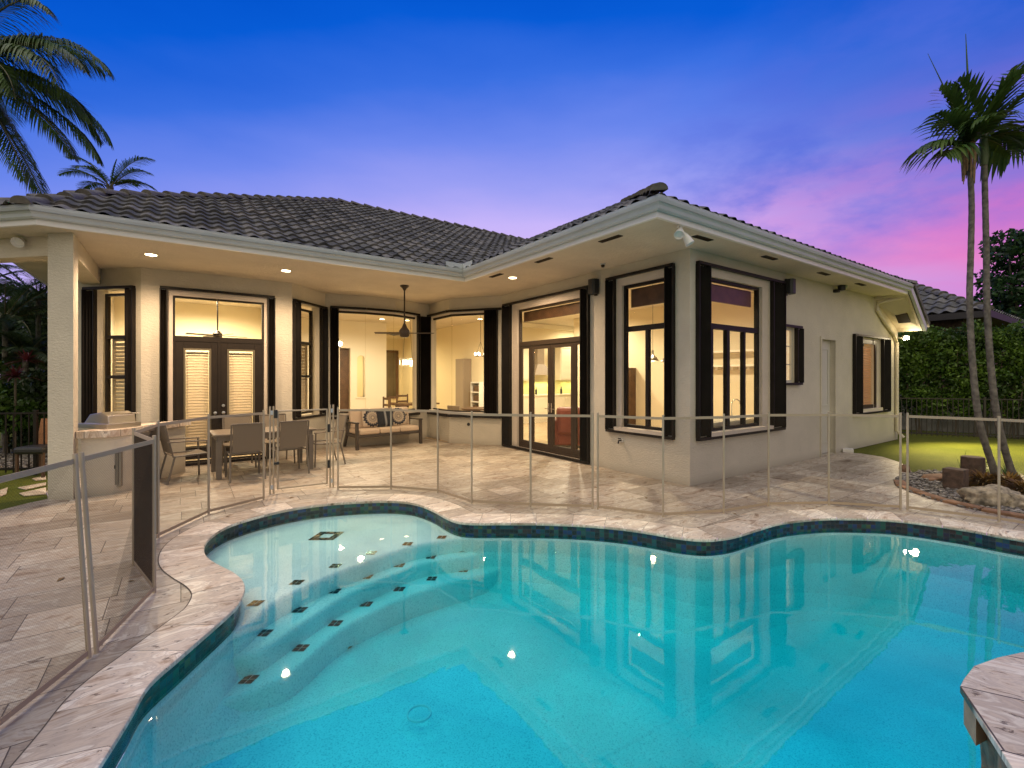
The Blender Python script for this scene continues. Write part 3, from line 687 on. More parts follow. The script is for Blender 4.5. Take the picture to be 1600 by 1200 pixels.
# ---- big butt-jointed glass bays
zt=w_p5.z(760,482); zg=w_p5.z(740,489); zs=w_p5.z(740,648); zk=zs-.05
print('bay z',zt,zg,zs)
segs=[W(G[i],G[i+1],(0,-1)) for i in range(3)]+[W(G[3],G[4],(0,-1)),w_p4,w_p5]
zt=3.36; zg=3.24; zs=.78
bayframe=MB()
for k,w in enumerate(segs):
    if k==3: w.wall([]); continue
    if k==0: u0=w.u(529); u1=w.L
    elif k==2: u0=0;u1=w.u(651)
    elif k==4: u0,u1=0,w.L-.10
    elif k==5: u0,u1=w.u(758),w.L
    else: u0,u1=0,w.L
    u0,u1=min(u0,u1),max(u0,u1); w.wall([(u0,u1,zs,zt-.04)],th=.16)
    w.box(bayframe,u0,u1,zs+.015,zs+.05,-.12,-.06); w.box(bayframe,u0,u1,zg,zg+.05,-.12,-.06)
    mb=MB(); w.box(mb,u0,u1,zg+.05,zt-.04,-.14,-.03); w.box(mb,u0-.02,u1+.02,zs-.04,zs+.015,-.16,.06); mb.build('window_sill',M['trim'],house)
    fr=None
bf=bayframe.build('window_frame',M['bronze'],house)
for k,w in enumerate(segs):
    if k==3: continue
    u0,u1={0:(w.u(529),w.L-.004),1:(.004,w.L-.004),2:(.004,w.u(651)),4:(.004,w.L-.10),5:(w.u(758),w.L-.004)}[k]
    pane(w,min(u0,u1),max(u0,u1),zs+.05,zg,-.09,bf)
    mb=MB(); w.box(mb,0 if k else w.u(516),w.L,zt-.03,zt+.02,.003,.09); w.box(mb,0 if k else w.u(516),w.L,zs-.11,zs-.05,.003,.09); mb.build('shutter_track',M['black'],house)
w=segs[0]; stack(w,w.u(516),w.u(529),zs-.03,zt)
stack(segs[2],segs[2].u(651),segs[2].L-.01,zs-.03,zt-.02); stack(segs[3],.0,segs[3].L-.03,zs-.03,zt-.02,depth=.1); stack(w_p5,w_p5.u(778) if w_p5.u(778)<w_p5.u(758) else w_p5.u(758),max(w_p5.u(778),w_p5.u(758)),zs-.03,zt)
# ---- wing french doors with transom
w=w_wing
zt=w.z(922,449); zt2=w.z(800,477); ztw=(zt+zt2)/2; print('wing door top',zt,zt2)
D=(w.u(910),w.u(800),.03,ztw)
R1=(w.u(1042),w.u(963),w.z(1000,676),w.z(1000,428)); print('R1',R1)
W((0,.2),(0,5.2),(-1,0)).wall([(D[0]-.2,D[1]-.2,D[2],D[3]),(R1[0]-.2,R1[1]-.2,R1[2],R1[3])])
stack(w,w.u(922),w.u(910)-.005,.03,ztw); stack(w,w.u(800)+.005,w.u(788),.03,ztw); tracks(w,w.u(922),w.u(788),.06,ztw)
u0,u1=D[0]+.02,w.u(807); zt3=ztw-.14; zbar=w.z(860,533); print('bar',zbar)
mb=MB(); ring(w,mb,u0,u1,.05,zt3,.04,-.14,-.07); w.box(mb,u0+.04,u1-.04,zbar-.05,zbar+.05,-.14,-.06); fr=mb.build('window_frame',M['brownframe'],house)
pane(w,u0+.04,u1-.04,zbar+.05,zt3-.04,-.1,fr)
mb=MB(); w.box(mb,D[0],u0,.03,ztw,-.15,-.02); w.box(mb,u1,D[1],.03,ztw,-.15,-.02); w.box(mb,u0,u1,zt3,ztw,-.15,-.02); w.box(mb,u0,u1,.0,.05,-.15,.03); mb.build('trim',M['trim'],house)
mb=MB(); w.box(mb,u0+.05,u1-.05,zt3-.28,zt3-.05,-.22,-.18); mb.build('roller_blind',M['wood'],house)
cols=[u1-.04,w.u(824.5),w.u(855.5),w.u(892),u0+.04]
for i in range(4):
    b,a=cols[i],cols[i+1]; st=.09 if i in(1,2) else .06
    mb=MB(); ring(w,mb,a+.003,b-.003,.06,zbar-.05,st,-.13,-.08,tb=.16); dd=mb.build('door' if i in(1,2) else 'side_light',M['brownframe'],house,bevel=.003)
    pane(w,a+st,b-st,.22,zbar-.05-st,-.1,dd)
    if i in(1,2):
        hu=(a+.045) if i==1 else (b-.045); mb=MB(); w.box(mb,hu-.018,hu+.018,.92,1.12,-.08,-.07)
        s_=1 if i==1 else -1; mb.beam(w.P(hu,1.0,-.05),w.P(hu+s_*.11,1.0,-.05),.014,.014); mb.beam(w.P(hu,1.0,-.08),w.P(hu,1.0,-.045),.014,.014); mb.build('handle',M['chrome'],dd)
# ---- wing window R1
def bigwin(w,l,r,op,zbar,mull,blind,box0=None):
    u0,u1=sorted((w.u(l),w.u(r))); a,b,z0,z1=op
    mb=MB(); ring(w,mb,u0,u1,z0+.06,z1-.13,.05,-.15,-.08); w.box(mb,u0+.05,u1-.05,zbar-.045,zbar+.045,-.15,-.075)
    xs=[u0+.05]
    for mpx,wd in mull:
        m=w.u(mpx); w.box(mb,m-wd/2,m+wd/2,z0+.11,zbar-.045,-.15,-.075); xs+=[m-wd/2,m+wd/2]
    xs.append(u1-.05); xs=sorted(xs); f=mb.build('window_frame',M['black'],house)
    pane(w,u0+.05,u1-.05,zbar+.045,z1-.18,-.11,f)
    for i in range(0,len(xs),2): pane(w,xs[i],xs[i+1],z0+.11,zbar-.045,-.11,f)
    mb=MB()
    if u0>a: w.box(mb,a,u0,z0+.06,z1,-.15,-.02)
    if u1<b: w.box(mb,u1,b,z0+.06,z1,-.15,-.02)
    w.box(mb,u0,u1,z1-.13,z1,-.15,-.02); w.box(mb,a,b,z0,z0+.06,-.16,.07); mb.build('window_sill',M['trim'],house)
    if blind:
        mb=MB(); w.box(mb,u0+.07,u1-.07,z1-.18-blind,z1-.19,-.22,-.195); mb.build('roller_blind',M['wood'],house)
bigwin(w_wing,970,1042,R1,w.z(1005,511),[(1006,.06)],.34)
stack(w,w.u(1055),w.u(1042)-.005,R1[2],R1[3]); stack(w,w.u(963)+.005,w.u(950),R1[2],R1[3]); tracks(w,w.u(1055),w.u(950),R1[2],R1[3])
# ---- side wall: big window, small window, door, far window
w=w_side
R2=(w.u(1105),w.u(1203),w.z(1105,681),w.z(1105,424)); R2=(R2[0],R2[1],R1[2],R1[3]); print('R2',R2,w.z(1105,681),w.z(1105,424))
sm=(w.u(1222)+.02,w.u(1241),w.z(1235,598),w.z(1235,512)); dr=(w.u(1283),w.u(1304),.02,w.z(1283,530)); fw_=(w.u(1343),w.u(1376),w.z(1343,645),w.z(1343,526))
print('small',sm,'door',dr,'far',fw_)
wa=W((0,0),(7.65,0),(0,-1)); wa.wall([R2,sm,dr,(fw_[0],7.65,fw_[2],fw_[3])] if fw_[1]>7.65 else [R2,sm,dr,fw_])
mb=MB()    # end of the wall under the raking eave
def wpoly(mb,w,pts,th):
    n=len(pts); vs=[w.P(u,z,0) for u,z in pts]+[w.P(u,z,-th) for u,z in pts]
    mb.add(vs,[tuple(range(n)),tuple(range(2*n-1,n-1,-1))]+[(i,(i+1)%n+0,(i+1)%n+n,i+n)[::-1] for i in range(n)])
x1=min(fw_[1],9.0)
wpoly(mb,w,[(7.65,0),(9.4,0),(9.4,fw_[2]),(7.65,fw_[2])],.2); wpoly(mb,w,[(7.65,fw_[3]),(9.4,fw_[3]),(9.4,2.95),(8.9,3.12),(7.65,3.68)],.2)
if x1>7.65: wpoly(mb,w,[(x1,fw_[2]),(9.4,fw_[2]),(9.4,fw_[3]),(x1,fw_[3])],.2)
else: wpoly(mb,w,[(7.65,fw_[2]),(9.4,fw_[2]),(9.4,fw_[3]),(7.65,fw_[3])],.2)
mb.box(9.2,9.398,.2,9.6,0,2.9)
wall_end=mb.build('wall',M['stucco'],house)
bigwin(w,1105,1193,R2,w.z(1105,507),[(1120,.05),(1145,.085),(1170.5,.055)],.30)
stack(w,w.u(1087),w.u(1105)-.005,R2[2],R2[3]); stack(w,w.u(1203)+.005,w.u(1222),R2[2],R2[3]); tracks(w,w.u(1087),w.u(1222),R2[2],R2[3])
mb=MB(); ring(w,mb,sm[0],sm[1],sm[2],sm[3],.05,-.1,-.03)
for i in range(1,3): z=sm[2]+(sm[3]-sm[2])*i/3; w.box(mb,sm[0]+.05,sm[1]-.05,z-.01,z+.01,-.09,-.05)
f=mb.build('window_frame',M['cream'],house)
M['lattice']=mat('glowing_frosted_glass',(.8,.7,.5),.4,emit=((1,.72,.38),.55)); t=M['lattice'].node_tree; vo=N(t,'ShaderNodeTexVoronoi'); vo.inputs['Scale'].default_value=22; tc=N(t,'ShaderNodeTexCoord'); t.links.new(tc.outputs['Object'],vo.inputs[0]); t.links.new(ramp(t,[(0,(1,.8,.5)),(.6,(.7,.42,.2))],vo.outputs[0]).outputs[0],t.nodes['Principled BSDF'].inputs['Emission Color'])  # emission put into the pane stands in for a lit room behind it
mb=MB(); w.box(mb,sm[0]+.05,sm[1]-.05,sm[2]+.05,sm[3]-.05,-.08,-.07); mb.build('frosted_pane',M['lattice'],f)
tracks(w,sm[0]-.03,w.u(1249),sm[2],sm[3]); stack(w,w.u(1241)+.004,w.u(1250),sm[2],sm[3])
mb=MB(); w.box(mb,dr[0],dr[1],.03,dr[3],-.12,-.085)   # side door
uw=dr[1]-dr[0]
for a,b in((.25,.9),(1.05,dr[3]-.18)):
    ring(w,mb,dr[0]+.12,dr[1]-.12,a,b,.03,-.085,-.07); w.box(mb,dr[0]+.18,dr[1]-.18,a+.06,b-.06,-.085,-.078)
sd_=mb.build('side_door',M['doorpaint'],house,bevel=.004)
mb=MB(); mb.lathe([(0,0),(.026,0),(.026,.012),(.01,.014),(.01,.045),(.026,.055),(.026,.07),(0,.075)],w.P(dr[0]+.06,.98,-.085),12,Matrix.Rotation(R(90),3,'X')); mb.build('handle',M['steel'],sd_,smooth=True)
mb=MB(); w.box(mb,dr[0]-.06,dr[0],.0,dr[3]+.06,-.02,.025); w.box(mb,dr[1],dr[1]+.06,.0,dr[3]+.06,-.02,.025); w.box(mb,dr[0],dr[1],dr[3],dr[3]+.06,-.02,.025); mb.build('door_casing',M['stucco'],house)
# far window
fo=fw_; ub=min(fo[1],9.0)
mb=MB(); ring(w,mb,fo[0]+.03,ub-.25,fo[2]+.08,fo[3]-.06,.09,-.07,-.01); f=mb.build('window_frame',M['brownframe'],house)
pane(w,fo[0]+.12,ub-.34,fo[2]+.17,fo[3]-.15,-.03,f)
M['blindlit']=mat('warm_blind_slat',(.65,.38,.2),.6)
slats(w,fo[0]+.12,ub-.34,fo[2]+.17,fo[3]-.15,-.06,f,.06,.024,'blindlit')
mb=MB(); w.box(mb,ub-.25,ub,fo[2],fo[3],-.15,-.02); w.box(mb,fo[0],ub,fo[2],fo[2]+.08,-.15,.05); w.box(mb,fo[0],ub-.25,fo[3]-.06,fo[3],-.15,-.02); mb.build('trim',M['trim'],house)
stack(w,w.u(1332),fo[0]-.005,fo[2],fo[3]); stack(w,ub+.005,w.u(1387),fo[2],fo[3]); tracks(w,w.u(1332),w.u(1387),fo[2],fo[3])
# left side wall going back from the chamfer, column and beam
W((-8.0,7.48),(-8.0,16),(-1,0)).wall([])
cc=(g(74.5,780)+g(115,781))/2; cdir=Vector((-1,1,0)).normalized(); cnr=Vector((-1,-1,0)).normalized()
ctr=Vector((cc.x,cc.y,0))-cnr*.18; fl_,fr_=g(74.5,780),g(114.5,781); mb=MB(); mb.prism([(fl_.x,fl_.y),(fr_.x,fr_.y),(fr_.x,fr_.y+.36),(fl_.x,fl_.y+.30)],0,SZ-.001); mb.build('column',M['stucco'],house)
mb=MB(); mb.box(fl_.x+.02,fr_.x-.004,fr_.y+.36,7.28,3.40,SZ-.002); mb.obox(Vector((ctr.x,ctr.y+.03,3.54))+cdir*.9,cdir,cnr,Vector((0,0,1)),.75,.12,.139); mb.build('porch_beam',M['soffit'],house)
# soffit / ceiling
EX,EY,SY,LX=-1.60,4.20,-.62,-8.8
fas=[(EX,SY),(7.8,SY),(7.8,19),(LX,19),(LX,EY+.85),(LX+.85,EY),(EX,EY)]
mb=MB().prism(fas,SZ,SZ+.04); mb.build('soffit',M['soffit'],house)
mb=MB()   # raking eave at the far end of the wing
q=[Vector((7.8,SY,3.70)),Vector((8.95,SY,2.86)),Vector((9.5,.15,2.90)),Vector((7.66,.15,3.60))]
mb.add([*q,*[p+Vector((0,0,.05)) for p in q]],[(0,1,2,3),(7,6,5,4),(0,4,5,1),(1,5,6,2),(2,6,7,3),(3,7,4,0)]); mb.build('raking_soffit',M['soffit'],house)
# gutter + fascia swept round the eaves
def sweep(path,prof,name,m,parent,closed=False):
    P=[Vector((*p,0)) for p in path]; n=len(P); mb=MB()
    for i in range(n):
        d0=(P[i]-P[i-1]).normalized() if i>0 else (P[1]-P[0]).normalized(); d1=(P[i+1]-P[i]).normalized() if i<n-1 else d0
        n0=Vector((d0.y,-d0.x,0)); n1=Vector((d1.y,-d1.x,0)); b=(n0+n1).normalized(); k=1/max(.3,b.dot(n0))
        for a,z in prof: p=P[i]+b*a*k; mb.v.append((p.x,p.y,z))
    K=len(prof)
    for i in range(n-1):
        for k in range(K): mb.f.append((i*K+k,i*K+(k+1)%K,(i+1)*K+(k+1)%K,(i+1)*K+k))
    mb.f.append(tuple(range(K))); mb.f.append(tuple((n-1)*K+k for k in reversed(range(K))))
    o=mb.build(name,m,parent); bm=bmesh.new(); bm.from_mesh(o.data); bmesh.ops.recalc_face_normals(bm,faces=bm.faces); bm.to_mesh(o.data); bm.free(); return o
epath=[(LX,14),(LX,EY+.85),(LX+.85,EY),(EX,EY),(EX,SY),(7.8,SY)]
gp=[(.0,3.745),(.055,3.74),(.075,3.755),(.085,3.79),(.11,3.82),(.125,3.86),(.128,3.895),(.118,3.893),(.112,3.873),(.02,3.86),(.0,3.86)]
sweep(epath,gp,'gutter',M['gutter'],house); sweep(epath,[(-.03,3.668),(.012,3.668),(.012,3.757),(-.03,3.757)],'fascia',M['white'],house)
mb=MB(); a,b=Vector((7.83,SY-.05,3.80)),Vector((9.0,SY-.05,2.90)); mb.beam(a,b,.06,.15); mb.build('rake_fascia',M['gutter'],house)
mb=MB(); mb.beam(a+Vector((.1,0,.12)),b+Vector((.12,0,.12)),.12,.10); mb.add([(7.75,SY-.1,3.98),(9.15,SY-.1,2.95),(9.8,1.2,3.0),(7.75,1.2,4.1)],[(0,1,2,3)]); mb.build('rake_roof_edge',M['ridge'],house)
# gutter splash guard in the valley corner
mb=MB(); mb.box(EX-.50,EX-.112,EY-.125,EY-.115,3.87,4.0); mb.box(EX-.125,EX-.115,EY-.50,EY-.112,3.87,4.0); mb.build('splash_guard',M['gutter'],house)
# downspout
ds=[at(1412,452,11.3),at(1398,462,11.5),at(1372,478,11.75),at(1367,484,11.72),at(1366,496,11.72),at(1372,508,11.9),at(1386,526,12.3),at(1391,540,12.5),at(1392,600,12.5)]
ds=[Vector((8.0,-.6,3.72)),Vector((7.95,-.45,3.62)),Vector((7.72,-.06,3.52)),Vector((7.72,-.05,3.35)),Vector((8.3,-.05,3.05)),Vector((8.95,-.05,2.78)),Vector((9.15,-.05,2.6)),Vector((9.15,-.05,.25)),Vector((9.2,-.18,.08))]
MB().tube(ds,.04,8).build('downspout',M['soffit'],house,smooth=True)

# roof -----------------------------------------------------------------
def tileplane(name,p0,du,up,width,height,planes,parent,mt,tw=.225,ch=.34,amp=.030,step=.032,sink=0):
    """p0 lower-left of the slope, du unit vector along the eave, up unit vector up-slope; barrel tiles as real relief, clipped by hips"""
    nrm_=du.cross(up).normalized()
    if nrm_.z<0: nrm_=-nrm_
    nt_=int(width/tw)+1; nc=int(height/ch)+1
    A=np.array([0,.10,.22,.36,.5,.64,.78,.9]); hp=np.where(A<.62,np.sin(np.pi*A/.62)*amp,-np.sin(np.pi*(A-.62)/.38)*amp*.35)
    xs=np.concatenate([(i+A)*tw for i in range(nt_)]); hx=np.tile(hp,nt_)
    ti=np.repeat(np.arange(nt_),len(A))
    jit=rng.normal(0,.0045,(nc,nt_))
    V=[];U=[];Fc=[]
    nx=len(xs); rows=[]
    for c in range(nc):
        for t_,lift in((0.0,1.0),(.04,1.06),(1.0,0.0)):
            yy=(c+t_)*ch
            hh=hx*(1 if t_<1 else .82)+step*lift+jit[c][ti]
            P=np.outer(xs,np.array(du))+np.outer(np.full(nx,yy),np.array(up))+np.outer(hh,np.array(nrm_))+np.array(p0)
            rows.append((P,c,t_))
    for P,c,t_ in rows:
        V.append(P); U.append(np.stack([ti+.5,np.full(nx,c+.5)],1))
    V=np.concatenate(V);U=np.concatenate(U); nr=len(rows)
    a=np.arange(nx-1)
    for r_ in range(nr-1):
        b=r_*nx+a; Fc.append(np.stack([b,b+1,b+nx+1,b+nx],1))
    Fc=np.concatenate(Fc)
    me=bpy.data.meshes.new(name); me.from_pydata(V.tolist(),[],Fc.tolist()); me.update()
    l=me.uv_layers.new(name='UVMap'); vi=np.zeros(len(me.loops),dtype=np.int32); me.loops.foreach_get('vertex_index',vi); l.data.foreach_set('uv',U[vi].astype(np.float32).ravel())
    bm=bmesh.new(); bm.from_mesh(me)
    for co_,no_ in planes:
        bmesh.ops.bisect_plane(bm,geom=bm.verts[:]+bm.edges[:]+bm.faces[:],plane_co=co_,plane_no=no_,clear_outer=True)
    bmesh.ops.recalc_face_normals(bm,faces=bm.faces)
    for f in bm.faces:
        f.smooth=True
        if f.normal.dot(nrm_)<0: f.normal_flip()
    bm.to_mesh(me); bm.free()
    try: me.set_sharp_from_angle(angle=R(35))
    except Exception: pass
    o=bpy.data.objects.new(name,me); COL.objects.link(o); me.materials.append(mt); o.parent=parent; return o
def caps(pts,name,parent,r=.095,L=.40,m='ridge'):
    """overlapping half-round ridge tiles along a line"""
    mb=MB()
    for i in range(len(pts)-1):
        a,b=Vector(pts[i]),Vector(pts[i+1]); d=(b-a); T=d.length; d.normalize(); n=max(1,int(T/L)); side=d.cross(Vector((0,0,1))).normalized(); upv=side.cross(d).normalized()
        for k in range(n):
            p=a+d*(T*k/n); q=a+d*(T*(k+1)/n+.05)
            j=random.uniform(-.008,.008)
            for (c,rr,h) in((p,r*1.2,.012+j),(q,r*.88,-.025+j)):
                for t in range(9):
                    an=math.pi*t/8; mb.v.append(tuple(c+side*math.cos(an)*rr+upv*(math.sin(an)*rr*.85+h)))
            b0=len(mb.v)-18
            for t in range(8): mb.f.append((b0+t,b0+t+1,b0+10+t,b0+9+t))
            mb.f.append(tuple(b0+t for t in range(9)))
    return mb.build(name,M[m],parent,smooth=True)
s5=math.sqrt(5)/2; EZ=3.865
ux=Vector((1,0,0)); uy=Vector((0,1,0))
pf=Vector((0,1,.5)).normalized(); pw=Vector((1,0,.5)).normalized()
ey=EY-.12; ex=EX-.12; sy=SY-.12; lx=LX-.12; rz_=EZ+.5*(10.5-ey)
# front slope of the patio wing: between left hip and the valley
tileplane('roof_slope',Vector((lx,ey,EZ)),ux,pf,22,(10.5-ey)*math.sqrt(1.25),
   [((lx,ey,0),(-1,1,0)),((lx+.85+.05,ey,0),(-1,.4142,0)),((ex,ey,0),(1,-1,0)),((0,10.5,0),(0,1,0))],house,M['roof'])
# slope over the patio side of the bedroom-kitchen wing
WR=3.05
tileplane('roof_slope',Vector((ex,8.9,EZ)),-uy,pw,10.2,(WR-ex)*math.sqrt(1.25),
   [((ex,ey,0),(-1,1,0)),((ex,sy,0),(1,-1,0)),((WR,0,0),(1,0,0))],house,M['roof'])
# slope toward the pool
tileplane('roof_slope',Vector((ex,sy,EZ)),ux,pf,9.6,(WR-ex)*math.sqrt(1.25),
   [((ex,sy,0),(-1,1,0)),((7.8,sy,0),(1,1,0))],house,M['roof'])
# chamfer and left slope
cdn=Vector((1,1,0)).normalized(); cu=(cdn+Vector((0,0,.5))).normalized(); ce=Vector((1,-1,0)).normalized()
tileplane('roof_slope',Vector((lx-.3,ey+.85+.3,EZ)),ce,cu,2.2,3.0,
   [((lx,ey+.85,0),(-.4142,1,0)),((lx+.85,ey,0),(1,-.4142,0))],house,M['roof'])
tileplane('roof_slope',Vector((lx,18,EZ)),-uy,pw,14,6.6*math.sqrt(1.25),[((lx,ey+.85,0),(.4142,-1,0)),((lx,ey,0),(1,-1,0)),((lx+6.4,0,0),(1,0,0))],house,M['roof'])
# solid core under the tiles so nothing shows through, and back slopes
mb=MB(); 
def hipz(d): return EZ+.5*d-.03
hy=10.5-ey
mb.add([(lx+.9,ey,EZ-.05),(ex,ey,EZ-.05),(14,ey,EZ-.05),(14,10.5,rz_-.06),(lx+hy,10.5,rz_-.06),(lx,ey+.9,EZ-.05),(lx,18,EZ-.05),(lx+hy,18,rz_-.06),(14,18,rz_-3.6)],[(0,1,2,3,4),(0,4,5),(5,4,7,6),(4,3,8,7)])
mb.add([(ex,sy,EZ-.05),(7.8,sy,EZ-.05),(WR,sy+WR-ex,EZ+.5*(WR-ex)-.06),(WR,9,EZ+.5*(WR-ex)-.06),(ex,9,EZ-.05),(7.8,9,EZ-.05)],[(0,1,2),(0,2,3,4),(1,5,3,2)])
mb.build('roof_deck',M['ridge'],house)
t1=Vector((lx+.85*.5,ey+.85*.5,0)); 
jx=.85*.5*1.0
hj=.85/ (2-1.41421) * .5
# hips: eave corner -> junction -> ridge
jd=.85*(1+.41421)*.5+.0  # distance from eaves where both chamfer hips meet
k_=.85/(2-math.sqrt(2)); J=Vector((lx+k_,ey+k_,EZ+.5*k_)); RS=Vector((lx+hy,10.5,rz_))
caps([Vector((lx+.85,ey,EZ+.0)),J,RS],'hip_cap',house); caps([Vector((lx,ey+.85,EZ)),J],'hip_cap',house); caps([RS,Vector((14,10.5,rz_))],'ridge_cap',house)
caps([Vector((ex-.02,sy-.02,EZ+.06)),Vector((WR,sy+WR-ex,EZ+.5*(WR-ex)))],'hip_cap',house,r=.085)
caps([Vector((7.8,sy,EZ)),Vector((WR,sy+WR-ex,EZ+.5*(WR-ex)))],'hip_cap',house)
# eave closure strip under first tile course
sweep([(LX,14),(LX,EY+.85),(LX+.85,EY),(EX,EY),(EX,SY),(7.8,SY)],[(.0,3.83),(.105,3.855),(.105,3.888),(.0,3.93)],'eave_closure',M['ridge'],house)
# soffit vents
mbv=[]
def vent(c,d):
    d=Vector((*d,0)); s_=Vector((d.y,-d.x,0)); mb=MB(); mb.obox(c,d,s_,Vector((0,0,1)),.20,.045,.006)
    for i in range(5): mb.obox(c+s_*(-.03+.015*i)-Vector((0,0,.008)),d,s_,Vector((0,0,1)),.18,.002,.004)
    mb.build('soffit_vent',M['brownframe'],house)
for px,py in((930,367),(826,402),(754,427)): p=g(px,py,SZ); vent(Vector((EX+.22,p.y,SZ-.004)),(0,1))
for px,py in((1120,366),(1225,398),(1308,424),(1368,441)): p=g(px,py,SZ); vent(Vector((p.x,SY+.2,SZ-.004)),(1,0))
vent(Vector((LX+.3,5.8,SZ-.004)),(0,1))
mb=MB(); p=Vector((8.5,-.35,3.17)); sl=Vector((1.15,0,-.84)).normalized(); mb.obox(p,sl,Vector((0,1,0)),sl.cross(Vector((0,1,0))),.16,.12,.02); mb.build('soffit_vent',M['brownframe'],house)

# interior ---------------------------------------------------------------
mb=MB(); mb.prism([(-7.85,7.5),(-6.95,6.66),(-4.56,6.66),(-3.7,7.5),(-2.8,7.3),(-1.0,7.6),(-.84,6.45),(.14,5.3),(.16,.16),(9.2,.16),(9.2,18),(-7.85,18)],.008,.03); mb.build('interior_floor',M['infloor'],house)
def iw(x0,x1,y0,y1,z0=0.03,z1=SZ-.001,m='inwall'): b=MB(); b.box(x0,x1,y0,y1,z0,z1); return b.build('interior_wall',M[m],house)
iw(-4.45,-4.33,7.0,11); iw(-7.8,-4.45,11,11.1)
iw(-4.33,12,17.4,17.5); iw(2.35,9.3,9.6,9.7); iw(2.35,2.45,9.7,17.4); iw(4.6,4.7,.2,7.6); iw(4.7,9.3,7.6,7.7); iw(9.2,9.3,.2,9.6) ; iw(-4.33,-4.2,11,17.4)
mb=MB(); mb.box(-8,9.3,5,17.4,SZ-.012,SZ-.004); 
# entrance wall in the living room with a dark door and an arched niche
wl=W((-4.2,12.6),(-.2,12.6),(0,-1)); wl.wall([(wl.u(531),wl.u(547),.03,2.7),(wl.u(558),wl.u(570),.95,2.45)],th=.25,m='inwhite',name='interior_wall')
mb=MB(); wl.box(mb,wl.u(531)-.05,wl.u(547),.03,2.7,-.2,-.14); mb.build('entry_door',M['wood'],house)
mb=MB(); ring(wl,mb,wl.u(529)-.1,wl.u(547)+.12,.03,2.82,.12,.0,.03); mb.build('door_casing',M['inwhite'],house)
u0,u1=wl.u(558),wl.u(570); mb=MB(); cx_=(u0+u1)/2; rr=(u1-u0)/2
ptsn=[(u0,2.45)]+[(cx_-rr*math.cos(math.pi*k/12),2.45-.0-rr*.9+rr*.9*math.sin(math.pi*k/12)) for k in range(13)]+[(u1,2.45)]
for k in range(12):
    a=ptsn[1+k];b=ptsn[2+k]; mb.add([wl.P(a[0],a[1],-.002),wl.P(b[0],b[1],-.002),wl.P(b[0],2.451,-.002),wl.P(a[0],2.451,-.002)],[(0,1,2,3)])
mb.build('niche_arch',M['inwhite'],house); mb=MB(); wl.box(mb,u0-.04,u1+.04,.9,.95,-.25,.04); mb.build('niche_sill',M['inwhite'],house)
# dark window at the end of the living room
a=at(589,547,21.9); wb=W((-4.2,17.39),(2.35,17.39),(0,-1)); u0,u1=wb.u(589),wb.u(622); z0,z1=wb.z(600,623),wb.z(600,547)
mb=MB(); ring(wb,mb,u0,u1,z0,z1,.12,.0,.05); f=mb.build('window_frame',M['wood'],house); mb=MB(); wb.box(mb,u0+.12,u1-.12,z0+.12,z1-.12,.005,.02); mb.build('dark_panel',mat('dark_glass_evening',(.10,.075,.045),.3,var=(.3,2)),f)
# crown mouldings
mb=MB(); mb.box(-4.2,2.35,17.25,17.38,SZ-.16,SZ-.01); mb.box(2.46,9.2,9.42,9.595,SZ-.16,SZ-.01); mb.build('crown_moulding',M['inwhite'],house)
# kitchen run on the back wall
kt=W((2.45,9.6),(9.2,9.6),(0,-1))
mb=MB(); kt.box(mb,.05,6.6,.03,.98,0.002,.62)
for i in range(9): kt.box(mb,.1+i*.72,.76+i*.72,.15,.92,.62,.635)
mb.build('kitchen_base_cabinet',M['inwhite'],house)
mb=MB(); kt.box(mb,.02,6.6,.98,1.03,.002,.66); mb.build('kitchen_counter',M['inwhite'],house)
hu=kt.u(838)
mb=MB()
for i in range(9):
    a=.1+i*.72; b=a+.7
    if b>hu-.5 and a<hu+.5: continue
    kt.box(mb,a,b,1.55,2.9,.002,.36); ring(kt,mb,a+.04,b-.04,1.6,2.85,.06,.36,.375)
mb.build('kitchen_wall_cabinet',M['inwhite'],house)
mb=MB(); mb.add([kt.P(hu-.45,1.75,.002),kt.P(hu+.45,1.75,.002),kt.P(hu+.45,1.75,.5),kt.P(hu-.45,1.75,.5),kt.P(hu-.16,2.15,.002),kt.P(hu+.16,2.15,.002),kt.P(hu+.16,2.15,.28),kt.P(hu-.16,2.15,.28)],[(3,2,1,0),(4,5,6,7),(0,1,5,4),(1,2,6,5),(2,3,7,6),(3,0,4,7)]); kt.box(mb,hu-.16,hu+.16,2.15,2.95,.002,.28); mb.build('range_hood',M['fridge'],house)
M['backsplash']=mat('lit_backsplash',(.75,.72,.40),.3,var=(.1,30))
mb=MB(); kt.box(mb,.05,6.6,1.035,1.549,.002,.012); mb.build('backsplash',M['backsplash'],house)
for u in (1.0,2.3,3.8,5.2): p=kt.P(u,1.50,.2); light('AREA','undercabinet_light',p,5,(1,.95,.35),house,(p.x,p.y,0),shape='RECTANGLE',size=.9,size_y=.05)
for px in (830,869): p=kt.P(kt.u(px),1.03,.3); MB().lathe([(.04,0),(.04,.17),(.015,.2),(.015,.27),(0,.27)],p,10).build('bottle',M['rubber'],smooth=True)
for i,o_ in enumerate([o_ for o_ in bpy.data.objects if o_.name.startswith('bottle')]): tag(o_,['dark bottle on the kitchen counter seen through the left french door leaf','dark bottle on the kitchen counter seen through the right french door leaf'][i],'bottle')
